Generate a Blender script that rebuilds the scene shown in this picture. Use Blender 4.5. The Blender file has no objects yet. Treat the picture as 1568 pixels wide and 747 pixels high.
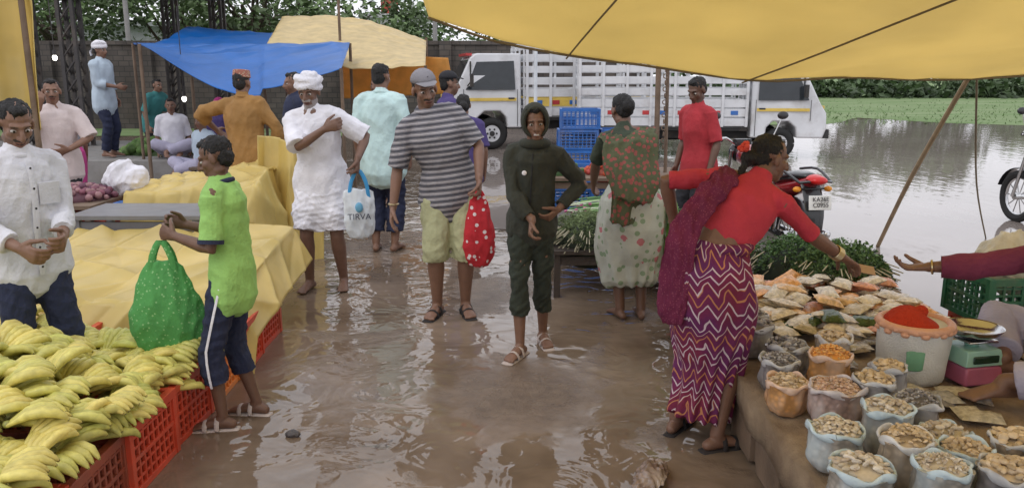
import bpy, math, random
import numpy as np
from mathutils import Vector as V, Matrix
R0=random.Random(7)
rad=math.radians
sc=bpy.context.scene
W=(1,1,1)
# ---------------- node / material helpers ----------------
def mth(nt,op,a,b=None,c=None):
    n=nt.nodes.new('ShaderNodeMath');n.operation=op
    for i,x in enumerate((a,b,c)):
        if x is None: continue
        if isinstance(x,(int,float)): n.inputs[i].default_value=x
        else: nt.links.new(x,n.inputs[i])
    return n.outputs[0]
def mix(nt,f,a,b,bt='MIX'):
    n=nt.nodes.new('ShaderNodeMixRGB');n.blend_type=bt
    for i,x in enumerate((f,a,b)):
        if isinstance(x,(int,float)): n.inputs[i].default_value=x
        elif isinstance(x,tuple): n.inputs[i].default_value=(*x,1)
        else: nt.links.new(x,n.inputs[i])
    return n.outputs[0]
def noi(nt,vec,scale,det=3,rough=.55,dist=0):
    n=nt.nodes.new('ShaderNodeTexNoise');n.inputs['Scale'].default_value=scale;n.inputs['Detail'].default_value=det
    n.inputs['Roughness'].default_value=rough;n.inputs['Distortion'].default_value=dist
    nt.links.new(vec,n.inputs['Vector']);return n.outputs['Fac']
def rng(nt,v,a,b,c=0,d=1):
    n=nt.nodes.new('ShaderNodeMapRange');nt.links.new(v,n.inputs[0])
    for i,x in enumerate((a,b,c,d)): n.inputs[i+1].default_value=x
    return n.outputs[0]
def mapv(nt,vec,s):
    n=nt.nodes.new('ShaderNodeMapping');n.inputs['Scale'].default_value=s;nt.links.new(vec,n.inputs['Vector']);return n.outputs[0]
def M(name,c=None,rough=.6,var=.12,vs=6,bump=.15,bs=40,metal=0,transl=0,emit=0,cf=None,coat=0,dirt=0):
    m=bpy.data.materials.new(name);m.use_nodes=True;nt=m.node_tree;n=nt.nodes;l=nt.links
    p=n['Principled BSDF'];tc=n.new('ShaderNodeTexCoord').outputs['Object']
    if cf: col=cf(nt,tc)
    elif c is None:
        a=n.new('ShaderNodeAttribute');a.attribute_name='Col';col=a.outputs['Color']
    else:
        r=n.new('ShaderNodeRGB');r.outputs[0].default_value=(*c,1);col=r.outputs[0]
    if var:
        f=rng(nt,noi(nt,tc,vs,2),.3,.7,1-var,1+var)
        s=n.new('ShaderNodeVectorMath');s.operation='SCALE';l.new(col,s.inputs[0]);l.new(f,s.inputs['Scale']);col=s.outputs[0]
    if dirt: col=mix(nt,rng(nt,noi(nt,tc,vs*.6,4,.7),.5,.75,0,dirt),col,(.2,.15,.11))
    l.new(col,p.inputs['Base Color'])
    p.inputs['Roughness'].default_value=rough;p.inputs['Metallic'].default_value=metal
    p.inputs['Coat Weight'].default_value=coat
    if emit:
        l.new(col,p.inputs['Emission Color']);p.inputs['Emission Strength'].default_value=emit
    if bump:
        b=n.new('ShaderNodeBump');b.inputs['Strength'].default_value=bump;b.inputs['Distance'].default_value=.02
        l.new(noi(nt,tc,bs,3,.6),b.inputs['Height']);l.new(b.outputs[0],p.inputs['Normal'])
    if transl:
        t=n.new('ShaderNodeBsdfTranslucent');l.new(col,t.inputs[0]);mx=n.new('ShaderNodeMixShader');mx.inputs[0].default_value=transl
        l.new(p.outputs[0],mx.inputs[1]);l.new(t.outputs[0],mx.inputs[2]);l.new(mx.outputs[0],n['Material Output'].inputs['Surface'])
    return m
# ---------------- mesh helpers ----------------
def cat(A,sub):
    A=np.array(A,float);n=len(A)
    if sub<=1: return A
    out=[]
    for i in range(n-1):
        p0=A[max(i-1,0)];p1=A[i];p2=A[i+1];p3=A[min(i+2,n-1)]
        for k in range(sub):
            t=k/sub;out.append(.5*((2*p1)+(-p0+p2)*t+(2*p0-5*p1+4*p2-p3)*t*t+(-p0+3*p1-3*p2+p3)*t**3))
    out.append(A[-1]);return np.array(out)
class B:
    def __init__(s): s.v=[];s.f=[];s.m=[];s.c=[]
    def add(s,vs,fs,mi=0,col=W):
        o=len(s.v);s.v+=[tuple(v) for v in vs];s.f+=[tuple(int(i)+o for i in f) for f in fs];s.m+=[mi]*len(fs);s.c+=[col]*len(vs)
    def box(s,c,d,mi=0,rot=None,col=W,tap=1):
        vs=[]
        for k in (-1,1):
            for j in (-1,1):
                for i in (-1,1):
                    q=tap if k>0 else 1
                    p=V((i*d[0]/2*q,j*d[1]/2*q,k*d[2]/2))
                    if rot is not None: p=rot@p
                    vs.append(p+V(c))
        s.add(vs,[(0,2,3,1),(4,5,7,6),(0,1,5,4),(2,6,7,3),(0,4,6,2),(1,3,7,5)],mi,col)
    def tube(s,P,r,side=None,n=12,mi=0,col=W,sub=1,rnd=True,mat=None):
        if not isinstance(r,(list,np.ndarray)): r=[r]*len(P)
        P=[V(p) for p in P]
        if mat is not None: P=[mat@p for p in P]
        P=cat([tuple(p) for p in P],sub);r=cat([(x,x) if not isinstance(x,(tuple,list)) else tuple(x) for x in r],sub)
        T=np.gradient(P,axis=0);T/=np.linalg.norm(T,axis=1)[:,None]+1e-9
        if side is None:
            sd=np.array((1.,0,0)) if abs(T[0][0])<.8 else np.array((0,1.,0));tr=True
        else:
            sd=V(side)
            if mat is not None: sd=mat.to_3x3()@sd
            sd=np.array(tuple(sd));tr=False
        rs=[];cur=sd
        for i in range(len(P)):
            u=cur-T[i]*np.dot(cur,T[i]);u/=np.linalg.norm(u)+1e-9
            if tr: cur=u
            rs.append([P[i],u,np.cross(T[i],u),r[i][0],r[i][1]])
        if rnd:
            def capr(q,t):
                m_=min(q[3],q[4]);return [[q[0]+t*m_*math.sin(rad(a)),q[1],q[2],q[3]*math.cos(rad(a)),q[4]*math.cos(rad(a))] for a in (40,72)]
            a=capr(rs[0],-T[0]);b=capr(rs[-1],T[-1]);rs=[a[1],a[0]]+rs+b
        an=np.linspace(0,2*math.pi,n,endpoint=False);vs=[]
        for c,u,w,a,b in rs: vs+=list(c+np.outer(np.cos(an)*a,u)+np.outer(np.sin(an)*b,w))
        k=len(rs);fs=[(i*n+j,i*n+(j+1)%n,(i+1)*n+(j+1)%n,(i+1)*n+j) for i in range(k-1) for j in range(n)]
        fs+=[tuple(range(n-1,-1,-1)),tuple((k-1)*n+j for j in range(n))]
        s.add(vs,fs,mi,col)
    def ell(s,c,r,mi=0,mat=None,n=14,col=W,cut=None,rot=None):
        m=max(n//2,4);vs=[];fs=[]
        if not isinstance(r,(tuple,list)): r=(r,r,r)
        loc=[]
        for i in range(m+1):
            a=math.pi*i/m
            for j in range(n):
                t=2*math.pi*j/n;p=V((math.sin(a)*math.cos(t)*r[0],math.sin(a)*math.sin(t)*r[1],math.cos(a)*r[2]))
                if rot is not None: p=rot@p
                p=p+V(c);loc.append(p);vs.append(mat@p if mat is not None else p)
        for i in range(m):
            for j in range(n):
                q=(i*n+j,(i+1)*n+j,(i+1)*n+(j+1)%n,i*n+(j+1)%n)
                if cut and cut(sum((loc[k] for k in q),V((0,0,0)))/4): continue
                fs.append(q)
        s.add(vs,fs,mi,col)
    def torus(s,c,R,r,ax='y',n=24,k=8,mi=0,mat=None):
        P=[]
        for i in range(n+1):
            a=2*math.pi*i/n;x,y=math.cos(a)*R,math.sin(a)*R
            P.append(V(c)+V({'y':(x,0,y),'x':(0,x,y),'z':(x,y,0)}[ax]))
        s.tube(P,[r]*len(P),side={'y':(0,1,0),'x':(1,0,0),'z':(0,0,1)}[ax],n=k,mi=mi,rnd=False,mat=mat)
    def cyl(s,a,b,r,n=12,mi=0,mat=None,col=W,r2=None): s.tube([a,b],[r,r if r2 is None else r2],n=n,mi=mi,rnd=False,mat=mat,col=col)
    def mesh(s,name):
        me=bpy.data.meshes.new(name);me.from_pydata(s.v,[],s.f)
        me.polygons.foreach_set('material_index',s.m)
        a=me.color_attributes.new('Col','FLOAT_COLOR','POINT')
        a.data.foreach_set('color',np.hstack([np.array(s.c,float),np.ones((len(s.c),1))]).ravel())
        me.update();return me
def lnk(o,parent=None):
    sc.collection.objects.link(o)
    if parent: o.parent=parent
    return o
def out(name,b,mats,parent=None,ang=40,bev=0,sol=0,loc=None,rz=0):
    me=b.mesh(name)
    for m in (mats if isinstance(mats,(list,tuple)) else [mats]): me.materials.append(m)
    me.polygons.foreach_set('use_smooth',[True]*len(me.polygons))
    if ang<180: me.set_sharp_from_angle(angle=rad(ang))
    o=lnk(bpy.data.objects.new(name,me),parent)
    if loc: o.location=loc;o.rotation_euler[2]=rad(rz)
    if sol: q=o.modifiers.new('s','SOLIDIFY');q.thickness=sol
    if bev: q=o.modifiers.new('b','BEVEL');q.width=bev;q.segments=2;q.limit_method='ANGLE'
    return o
def E(name,loc=(0,0,0),rz=0,s=1):
    o=bpy.data.objects.new(name,None);o.location=loc;o.rotation_euler[2]=rad(rz);o.scale=(s,s,s);o.empty_display_size=.2;return lnk(o)
def wr(co,amp,f=25,seed=0,st=(1,1,.6)):
    r=np.random.RandomState(seed);c=co*np.array(st);w=c+.03*np.sin(c[:,[1,2,0]]*f*.6+seed);o=0
    for i in range(6):
        k=r.normal(size=3);k=k/np.linalg.norm(k)*f*(.5+i*.45);o=o+(1-2*np.abs(np.sin(w@k+r.uniform(0,6))))/(1+i*.5)
    return o*amp*.5
def folds(co,amp,f,seed,st=(1,1,1)):
    r=np.random.RandomState(seed);c=co*np.array(st);w=c+.09*np.sin(c[:,[1,2,0]]*f*.35+seed)+.03*np.sin(c[:,[2,0,1]]*f*1.1);o=0
    for i in range(5):
        k=r.normal(size=3)*np.array((1,.6,.4));k=k/np.linalg.norm(k)*f*(.6+i*.42);s=1-np.abs(np.sin(w@k+r.uniform(0,6)))
        k2=r.normal(size=3)*f*.3;o=o+(s**2.5)*(.5+.5*np.sin(w@k2+r.uniform(0,6)))*(1 if i%2 else -1)/(1+i*.35)
    return o*amp
def getco(me):
    a=np.empty(len(me.vertices)*3);me.vertices.foreach_get('co',a);return a.reshape(-1,3)
def getno(me):
    a=np.empty(len(me.vertices)*3);me.vertex_normals.foreach_get('vector',a);return a.reshape(-1,3)
def setco(me,c): me.vertices.foreach_set('co',c.ravel());me.update()
def setcol(me,c):
    a=me.color_attributes.get('Col') or me.color_attributes.new('Col','FLOAT_COLOR','POINT')
    a.data.foreach_set('color',np.hstack([c,np.ones((len(c),1))]).ravel())
def rem(name,b,vox,mat,parent=None,it=3,fac=.5,disp=None,colf=None,loc=None,rz=0):
    me=b.mesh('tmp');o=bpy.data.objects.new('tmp',me);sc.collection.objects.link(o)
    m=o.modifiers.new('r','REMESH');m.mode='VOXEL';m.voxel_size=vox
    if it: s=o.modifiers.new('s','SMOOTH');s.factor=fac;s.iterations=it
    dg=bpy.context.evaluated_depsgraph_get()
    me2=bpy.data.meshes.new_from_object(o.evaluated_get(dg));bpy.data.objects.remove(o);bpy.data.meshes.remove(me)
    me2.name=name;co=getco(me2)
    if colf is not None: setcol(me2,colf(co))
    if disp is not None: setco(me2,co+getno(me2)*disp(co)[:,None])
    me2.materials.clear();me2.materials.append(mat)
    me2.polygons.foreach_set('material_index',[0]*len(me2.polygons))
    me2.polygons.foreach_set('use_smooth',[True]*len(me2.polygons))
    o=lnk(bpy.data.objects.new(name,me2),parent)
    if loc: o.location=loc;o.rotation_euler[2]=rad(rz)
    return o
def sheet(name,f,nu,nv,mat,amp=.02,fr=6,seed=1,parent=None,sol=.004,st=(1,1,1)):
    vs=[f(i/nu,j/nv) for j in range(nv+1) for i in range(nu+1)]
    fs=[(j*(nu+1)+i,j*(nu+1)+i+1,(j+1)*(nu+1)+i+1,(j+1)*(nu+1)+i) for j in range(nv) for i in range(nu)]
    b=B();b.add(vs,fs);o=out(name,b,mat,parent,ang=180);me=o.data
    co=getco(me);setco(me,co+getno(me)*folds(co,amp,fr,seed,st)[:,None])
    if sol: q=o.modifiers.new('s','SOLIDIFY');q.thickness=sol
    return o
def quad(a,b,c,d):
    a,b,c,d=map(V,(a,b,c,d));return lambda u,v:(a*(1-u)+b*u)*(1-v)+(d*(1-u)+c*u)*v
# ---------------- materials ----------------
SKIN=M('skin',None,rough=.5,var=.08,vs=20,bump=.12,bs=90)
HAIR=M('hair_black',(.012,.011,.011),rough=.65,var=.3,vs=60,bump=.6,bs=120)
EYEW=M('eye_white',(.5,.47,.43),rough=.25,var=0,bump=0);EYED=M('eye_dark',(.02,.012,.01),rough=.15,var=0,bump=0)
def cl(n,c,**k):
    k.setdefault('rough',.88);k.setdefault('var',.12);k.setdefault('bump',.3);k.setdefault('bs',60);return M(n,c,**k)
WHITE=cl('white_cotton',(.74,.73,.78));CREAM=cl('offwhite_shirt',(.64,.64,.68));BLACK=cl('black_cloth',(.02,.02,.025));NAVY=cl('navy_cloth',(.02,.026,.06))
GREEN=cl('lime_polo',(.31,.56,.15));BROWN=cl('ochre_shirt',(.3,.16,.05));MINT=cl('mint_shirt',(.52,.69,.68));KHAKI=cl('khaki',(.38,.38,.22))
OLIVE=cl('olive_jacket',(.035,.038,.028));OLIVE2=cl('dark_green_trousers',(.025,.032,.022));REDC=cl('red_cotton',(.5,.04,.065));REDD=cl('dark_red_shirt',(.4,.03,.04));PINKW=cl('pale_pink_shirt',(.62,.53,.52));LBLUE=cl('light_blue_shirt',(.45,.54,.63))
PURP=cl('purple_cloth',(.07,.05,.17));MAROON=cl('maroon_cloth',(.18,.03,.07));LILAC=cl('lilac_cloth',(.42,.4,.52));PINKS=cl('pink_scarf',(.55,.06,.25));GREY=cl('grey_cloth',(.24,.23,.25));DKG=cl('dark_green_blouse',(.04,.055,.035))
SOLE=cl('sandal_pale',(.5,.43,.4));SOLED=cl('sandal_dark',(.03,.025,.025))
GOLD=M('bangle',(.6,.5,.3),rough=.3,metal=.9,bump=0);TEAL=cl('teal_cloth',(.05,.22,.22))
def sepx(nt,tc):
    s=nt.nodes.new('ShaderNodeSeparateXYZ');nt.links.new(tc,s.inputs[0]);return s.outputs
def stripes(nt,tc):
    s=sepx(nt,tc);f=mth(nt,'FRACT',mth(nt,'MULTIPLY',mth(nt,'ADD',s[2],mth(nt,'MULTIPLY',s[0],.12)),27));a=mth(nt,'LESS_THAN',f,.4);b=mth(nt,'COMPARE',f,.7,.06)
    return mix(nt,b,mix(nt,a,(.24,.225,.24),(.075,.075,.09)),(.48,.46,.47))
STRIPE=cl('striped_polo',None,cf=stripes)
def zig(nt,tc):
    s=sepx(nt,tc);an=mth(nt,'MULTIPLY',mth(nt,'ARCTAN2',s[0],s[1]),.2);nz=mth(nt,'MULTIPLY',mth(nt,'SUBTRACT',noi(nt,tc,5,2),.5),.22)
    tri=mth(nt,'PINGPONG',mth(nt,'ADD',an,mth(nt,'MULTIPLY',nz,.5)),.052);z=mth(nt,'ADD',s[2],mth(nt,'MULTIPLY',tri,1.25));z=mth(nt,'ADD',z,nz)
    f=mth(nt,'FRACT',mth(nt,'MULTIPLY',z,19));l1=mth(nt,'LESS_THAN',f,.22)
    g=mth(nt,'FRACT',mth(nt,'MULTIPLY',z,4.75));l2=mth(nt,'LESS_THAN',g,.27)
    base=mix(nt,rng(nt,noi(nt,tc,5,2),.4,.6),(.17,.014,.05),(.12,.014,.09))
    return mix(nt,l1,base,mix(nt,l2,(.56,.45,.49),(.48,.2,.09)))
ZIG=cl('zigzag_saree',None,cf=zig,var=.15)
def dots(base,c2,sc_,th,c3=None):
    def g(nt,tc):
        v=nt.nodes.new('ShaderNodeTexVoronoi');v.inputs['Scale'].default_value=sc_;nt.links.new(tc,v.inputs['Vector'])
        m=mth(nt,'LESS_THAN',v.outputs['Distance'],th);col=mix(nt,m,base,c2)
        if c3:
            v2=nt.nodes.new('ShaderNodeTexVoronoi');v2.inputs['Scale'].default_value=sc_*.55;nt.links.new(tc,v2.inputs['Vector'])
            nz=noi(nt,tc,sc_*2.5,3);mm=mth(nt,'LESS_THAN',mth(nt,'ADD',v2.outputs['Distance'],mth(nt,'MULTIPLY',nz,.3)),.38);col=mix(nt,mm,col,c3)
        return col
    return g
FLORAL=cl('floral_saree',None,cf=dots((.46,.48,.42),(.24,.33,.21),15,.3,(.45,.16,.18)))
SHAWL=cl('green_red_shawl',None,cf=dots((.08,.09,.045),(.26,.07,.06),26,.38))
PALLU=cl('maroon_pallu',None,cf=dots((.14,.012,.05),(.25,.06,.1),90,.25))
GBAG=cl('green_print_bag',None,cf=dots((.08,.3,.08),(.25,.48,.2),55,.25));RBAG=cl('red_diamond_bag',None,cf=dots((.48,.02,.03),(.7,.6,.6),20,.26))
WBAG=M('white_bag',(.66,.7,.74),rough=.45)
TARP=M('yellow_tarp',(.9,.76,.4),rough=.45,var=.06,vs=1.5,bump=.25,bs=20,transl=.68)
TARP2=M('pale_yellow_tarp',(.78,.61,.21),rough=.3,var=.1,vs=2.5,bump=.12,bs=12,transl=.3,dirt=.25)
TARPO=M('orange_tarp',(.75,.4,.1),rough=.5,transl=.4);BTARP=M('blue_tarp',(.012,.16,.54),rough=.35,var=.12,vs=3,bump=.15,bs=15,transl=.3)
def crm(n,c): return M(n,c,rough=.4,var=.15,vs=5,bump=.1,bs=60,dirt=.5)
CRED=crm('red_crate_plastic',(.6,.075,.035));CDRK=crm('dark_red_crate_plastic',(.3,.07,.04));CORG=crm('orange_crate_plastic',(.68,.22,.05));CGRN=crm('green_crate_plastic',(.03,.14,.07));CBLU=crm('blue_crate_plastic',(.03,.14,.44))
VC=M('vertex_tint',None,rough=.6,var=.15,vs=30,bump=.15,bs=80)
LEAF=M('leaf',None,rough=.6,var=0,bump=0)
BAN=M('banana_skin',None,rough=.45,var=.16,vs=35,bump=.06,bs=50)
METAL=M('dark_steel',(.055,.05,.05),rough=.6,metal=.2,dirt=.4);STEEL=M('bright_steel',(.6,.6,.6),rough=.2,metal=1,bump=.05)
WOOD=M('weathered_wood',(.16,.11,.075),rough=.75,var=.3,vs=4,bump=.5,bs=20);BARK=M('bark',(.06,.045,.03),rough=.9,bump=.8,bs=15)
BAMB=M('bamboo',(.35,.25,.14),rough=.6,var=.2);ROPE=M('rope',(.2,.16,.1),rough=.9)
# ---------------- hands / people ----------------
def norm(v): return v.normalized() if v.length>1e-6 else V((0,0,1))
def hand(b,w,d,nr,curl,right,k=1.08):
    d=norm(d);nr=norm(nr-d*nr.dot(d));u=d.cross(nr) if right else nr.cross(d)
    b.tube([w-d*.02,w+d*.025*k,w+d*.06*k,w+d*.09*k],[(.025,.021),(.034,.02),(.041,.017),(.038,.014)],side=u,n=10)
    for i,(o,L) in enumerate(((.033,.07),(.011,.08),(-.011,.074),(-.033,.058))):
        p=w+d*.082*k+u*o*k;P=[p-d*.02];dd=norm(d+u*o*1.2);P.append(p);a=curl*(.85+.1*i)
        for fr in (.45,.31,.24):
            dd=norm(dd*math.cos(a)+(nr-dd*nr.dot(dd)).normalized()*math.sin(a)) if abs(nr.dot(dd))<.98 else norm(dd*math.cos(a)-d*math.sin(a))
            p=p+dd*L*fr*k;P.append(p)
        b.tube(P,[.0105,.0108,.0102,.0095,.0085],n=8)
    p=w+d*.018*k+u*.022*k;d1=norm(u*.75+d*.7+nr*.35);p2=p+d1*.042*k;d2=norm(d1*.6+d*.7+nr*(.2+curl*.5));p3=p2+d2*.034*k
    b.tube([p,p2,p3,p3+norm(d2+nr*curl*.5)*.026*k],[.016,.0135,.0115,.0095],n=8)
def ik(a,t,l1,l2,pole):
    d=t-a;L=min(d.length,(l1+l2)*.995);dn=norm(d);x=(l1*l1-l2*l2+L*L)/(2*L);h=math.sqrt(max(0,l1*l1-x*x))
    pp=norm(pole-dn*pole.dot(dn));return a+dn*x+pp*h,a+dn*L
def path(J,f): return J[0].lerp(J[1],f) if f<=1 else J[1].lerp(J[2],f-1)
def ra(f): return float(np.interp(f,[0,.5,1,1.3,1.7,2],[.05,.044,.037,.04,.031,.026]))
def person(name,x,y,yaw,H=1.72,z0=0,lean=(0,0),tw=0,hip=(0,0,0),head=(0,0,0),R=None,L=None,feet=None,fa=(10,10),skin=(.215,.115,.076),vox=.009,bw=1,sw=.166,
           top=None,bot=None,hair='short',hat=None,shoe=None,curl=(.5,.5),face='',kp=None,neck=.5,lw=1):
    def rl(f): return lw*float(np.interp(f,[0,.5,1,1.35,1.7,2],[.09,.078,.054,.06,.042,.036]))
    s=H/1.72;e=E(name,(x,y,z0),yaw,s);Mx=Matrix.Translation((x,y,z0))@Matrix.Rotation(rad(yaw),4,'Z')@Matrix.Scale(s,4);Mi=Mx.inverted()
    def rot(k): return (Matrix.Rotation(rad(lean[1])*k,3,'Y')@Matrix.Rotation(-rad(lean[0])*k,3,'X')@Matrix.Rotation(rad(tw)*k,3,'Z'))
    Rm=rot(1);Rh=rot(.45);A=Rm@V((0,0,1));Ah=Rh@V((0,0,1));X=Rm@V((1,0,0));Y=Rm@V((0,1,0))
    P0=V((hip[0],hip[1],.93+hip[2]))
    def sp(t):
        if t<0: return P0+V((0,0,t))
        return P0+Ah*t if t<.12 else P0+Ah*.12+A*(t-.12)
    TT=[-.35,-.06,0,.15,.3,.42,.49,.53,.57];RX=[.165,.16,.162,.142,.158,.163,.118,.066,.055];RY=[.14,.12,.12,.106,.116,.105,.08,.064,.055]
    def rr(t,f=0):
        q=bw if t<.4 else 1;k=sw/.166
        return (float(np.interp(t,TT,RX))*(.5+.5*q)*k+f,float(np.interp(t,TT,RY))*q+f)
    sh=[sp(.465)+X*sw*g for g in (1,-1)];arms=[]
    for i,(q,g) in enumerate(((R,1),(L,-1))):
        if q is None: q=(None,)
        tgt=Mi@V(q[0]) if q[0] is not None else sh[i]+V((.07*g,.04,-.52))
        pole=V(q[1]) if len(q)>1 and q[1] else V((.5*g,-1,0))
        el,wv=ik(sh[i],tgt,.29,.255,pole);arms.append([sh[i],el,wv])
    hd=[]
    for i,q in enumerate((R,L)):
        d=arms[i][2]-arms[i][1];nr=X*(-1 if i==0 else 1)
        if q is not None and len(q)>2 and q[2]: d=norm(d)*.3+V(q[2])
        if q is not None and len(q)>3 and q[3]: nr=V(q[3])
        hd.append((d,nr))
    legs=[]
    for i,g in enumerate((1,-1)):
        hj=P0+V((.085*g*lw,0,-.04))
        t=Mi@V((feet[i][0],feet[i][1],(feet[i][2] if len(feet[i])>2 else z0)+.08*s)) if feet else V((.09*g+hip[0]*.3,0,.08))
        kn,an=ik(hj,t,.425,.405,V(kp[i]) if kp else V((.1*g,1,0)));legs.append([hj,kn,an])
    nb=sp(.52);nd=norm(A*(1-neck)+V((0,0,neck)));hc=nb+nd*.145+Y*.018
    Hm=Matrix.Translation(hc)@Matrix.Rotation(rad(head[0]+tw),4,'Z')@Matrix.Rotation(-rad(head[1]),4,'X')@Matrix.Rotation(rad(head[2]),4,'Y')
    b=B()
    b.tube([sp(t) for t in (-.07,0,.1,.2,.3,.4,.48,.53)],[rr(t) for t in (-.07,0,.1,.2,.3,.4,.48,.53)],side=X,n=18)
    b.tube([sh[0],sp(.5),sh[1]],[.05,.06,.05],n=10)
    b.tube([sp(.48),nb,hc+nd*-.03],[.06,.055,.056],n=12)
    for i in (0,1):
        fs=[0,.25,.5,.8,1,1.25,1.6,1.9,2];b.tube([path(arms[i],f) for f in fs],[ra(f) for f in fs],n=12)
        hand(b,arms[i][2],hd[i][0],hd[i][1],curl[i],i==0)
        fs=[0,.3,.6,.9,1.05,1.3,1.6,1.85,2];b.tube([path(legs[i],f) for f in fs],[rl(f) for f in fs],n=14)
        a=legs[i][2];g=1 if i==0 else -1;fd=Matrix.Rotation(-rad(fa[i])*g,3,'Z')@V((0,1,0));sd=V((fd.y,-fd.x,0))
        q=V((a.x,a.y,a.z-.08))
        b.tube([q-fd*.05+V((0,0,.032)),q+V((0,0,.045)),q+fd*.07+V((0,0,.038)),q+fd*.13+V((0,0,.026)),q+fd*.16+V((0,0,.02))],[(.03,.03),(.034,.04),(.037,.03),(.044,.02),(.042,.014)],side=sd,n=12)
        b.tube([a,q+fd*.03+V((0,0,.045))],[.037*lw,.035],n=10)
        for k in range(5): b.ell(q+fd*(.178-abs(k-1)*.006)+sd*g*(-.034+k*.017)+V((0,0,.016)),(.012 if k==0 else .009,.017,.011),n=8)
    h=lambda c,r: b.ell(c,r,mat=Hm)
    h((0,-.015,.035),(.074,.09,.082));h((0,.02,-.03),(.06,.066,.083));h((0,.052,-.092),(.028,.027,.023))
    for g in (-1,1):
        h((g*.036,.052,-.022),(.024,.024,.026));h((g*.078,-.006,-.006),(.01,.02,.032));h((g*.012,.09,-.036),(.01,.011,.009));h((g*.03,.0,-.07),(.03,.045,.03))
    b.tube([(0,.082,.012),(0,.1,-.012),(0,.108,-.034)],[.01,.012,.014],n=8,mat=Hm)
    b.tube([(-.04,.068,.024),(0,.081,.024),(.04,.068,.024)],[.011,.013,.011],n=8,mat=Hm)
    b.tube([(-.022,.076,-.062),(0,.087,-.062),(.022,.076,-.062)],[.006,.009,.006],n=8,mat=Hm)
    b.tube([(-.018,.074,-.074),(0,.084,-.075),(.018,.074,-.074)],[.006,.01,.006],n=8,mat=Hm)
    Hi=np.array(Hm.inverted())
    def paint(co):
        c=np.tile(np.array(skin,float),(len(co),1));l=co@Hi[:3,:3].T+Hi[:3,3];x_,y_,z_=np.abs(l[:,0]),l[:,1],l[:,2]
        nh=(np.linalg.norm(l,axis=1)<.17)
        def pt(m,k): c[nh&m]=np.array(k)
        pt((y_>.05)&(z_<.009)&(z_>-.011)&(x_>.015)&(x_<.046),np.array(skin)*.8)
        pt((y_>.055)&(z_>.016)&(z_<.025)&(x_>.014)&(x_<.045),np.array(skin)*.22)
        pt((y_>.06)&(z_>-.081)&(z_<-.058)&(x_<.024),np.array(skin)*np.array((.95,.7,.75)))
        pt((y_>.07)&(np.abs(z_+.068)<.003)&(x_<.022),(.03,.012,.01))
        if 'm' in face: pt((y_>.06)&(z_>-.057)&(z_<-.043)&(x_<.034),(.025,.018,.016))
        if 's' in face: pt((y_>.0)&(z_<-.05)&((z_<-.085)|(x_>.03))&(z_>-.125),np.array(skin)*.66)
        if 'w' in face: pt((y_>.06)&(z_>-.057)&(z_<-.04)&(x_<.034),(.4,.38,.37));pt((y_>.0)&(z_<-.05)&((z_<-.085)|(x_>.035))&(z_>-.125),(.28,.25,.24))
        if 'g' in face: pt((y_>.07)&(z_>-.073)&(z_<-.063)&(x_<.018),(.6,.58,.55))
        return c
    rem('body',b,vox,SKIN,e,it=2,fac=.4,colf=paint)
    b=B()
    for g in (-1,1):
        b.ell((g*.03,.07,-.001),(.0145,.011,.008),0,Hm,10);b.ell((g*.03,.0785,-.001),(.0068,.004,.0068),1,Hm,8)
    out('eyes',b,[EYEW,EYED],e)
    J=dict(e=e,arms=arms,legs=legs,sp=sp,X=X,Y=Y,A=A,Hm=Hm,Mx=Mx,P0=P0,nb=nb,rr=rr)
    b=B();hv=max(vox,.006)
    if hair:
        b.ell((0,-.024,.046),(.08,.09,.078),mat=Hm);b.ell((0,-.05,-.005),(.069,.055,.07),mat=Hm)
        if hair=='short': b.ell((0,.03,.09),(.048,.045,.028),mat=Hm)
        if hair=='bun': b.ell((0,-.125,.0),(.05,.045,.05),mat=Hm)
        if hair=='braid':
            b.ell((0,-.118,-.02),(.048,.045,.045),mat=Hm)
            pts=[(0.0,-.13,-.05),(.01,-.16,-.11),(.015,-.19,-.2),(.02,-.2,-.3),(.02,-.2,-.4)]
            for k in range(26):
                t=k/25*3.99;i=int(t);p=V(pts[i]).lerp(V(pts[i+1]),t-i);b.ell(p+V((.008*(-1)**k,0,0)),(.02-.008*k/26,.018-.007*k/26,.016),mat=Hm,n=8)
        rem('hair',b,hv,HAIR,e,it=1,disp=lambda co:wr(co,.006,90,3))
    if top:
        f=top.get('fit',.022);hem=top['hem'];ts=list(np.linspace(hem,.47,12))+[.505,.53];b=B()
        skirted=bot and 'skirt' in bot
        def tr(t):
            if t>=.5: return rr(t,.01)
            a_,b_=rr(t,f);k=0 if skirted else min(1,max(0,(.14-t)/.16));hp=(bot or {}).get('fit',.02)
            return (max(a_,a_*(1-k)+k*(.175*lw+hp+.02)),max(b_,b_*(1-k)+k*(.09*lw+hp+.028)))
        b.tube([sp(t) for t in ts],[tr(t) for t in ts],side=X,n=24)
        b.tube([sh[0]-X*.01,sp(.485),sh[1]+X*.01],[.05+f*.8,.06+f*.6,.05+f*.8],n=12)
        for i in (0,1):
            fs=list(np.linspace(0,top['sl'],8));fl=top.get('fl',.008)
            b.tube([path(arms[i],q) for q in fs],[ra(q)+f*.85+fl*(q/top['sl'])**2 for q in fs],n=14,rnd=False)
        am=top.get('amp',.008);rem('shirt',b,max(vox*1.1,.0075),top['m'],e,it=3,disp=lambda co:wr(co,am,18,int(x*10)%50+60)+wr(co,am*.25,46,int(x*10)%50+7))
        if top.get('col'):
            b=B();b.torus((0,0,0),.066,.016,'z',20,8,mat=Matrix.Translation(sp(.525))@Matrix.Rotation(-rad(lean[0]+10),4,'X'));out('collar',b,top['col'],e,ang=180)
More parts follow.
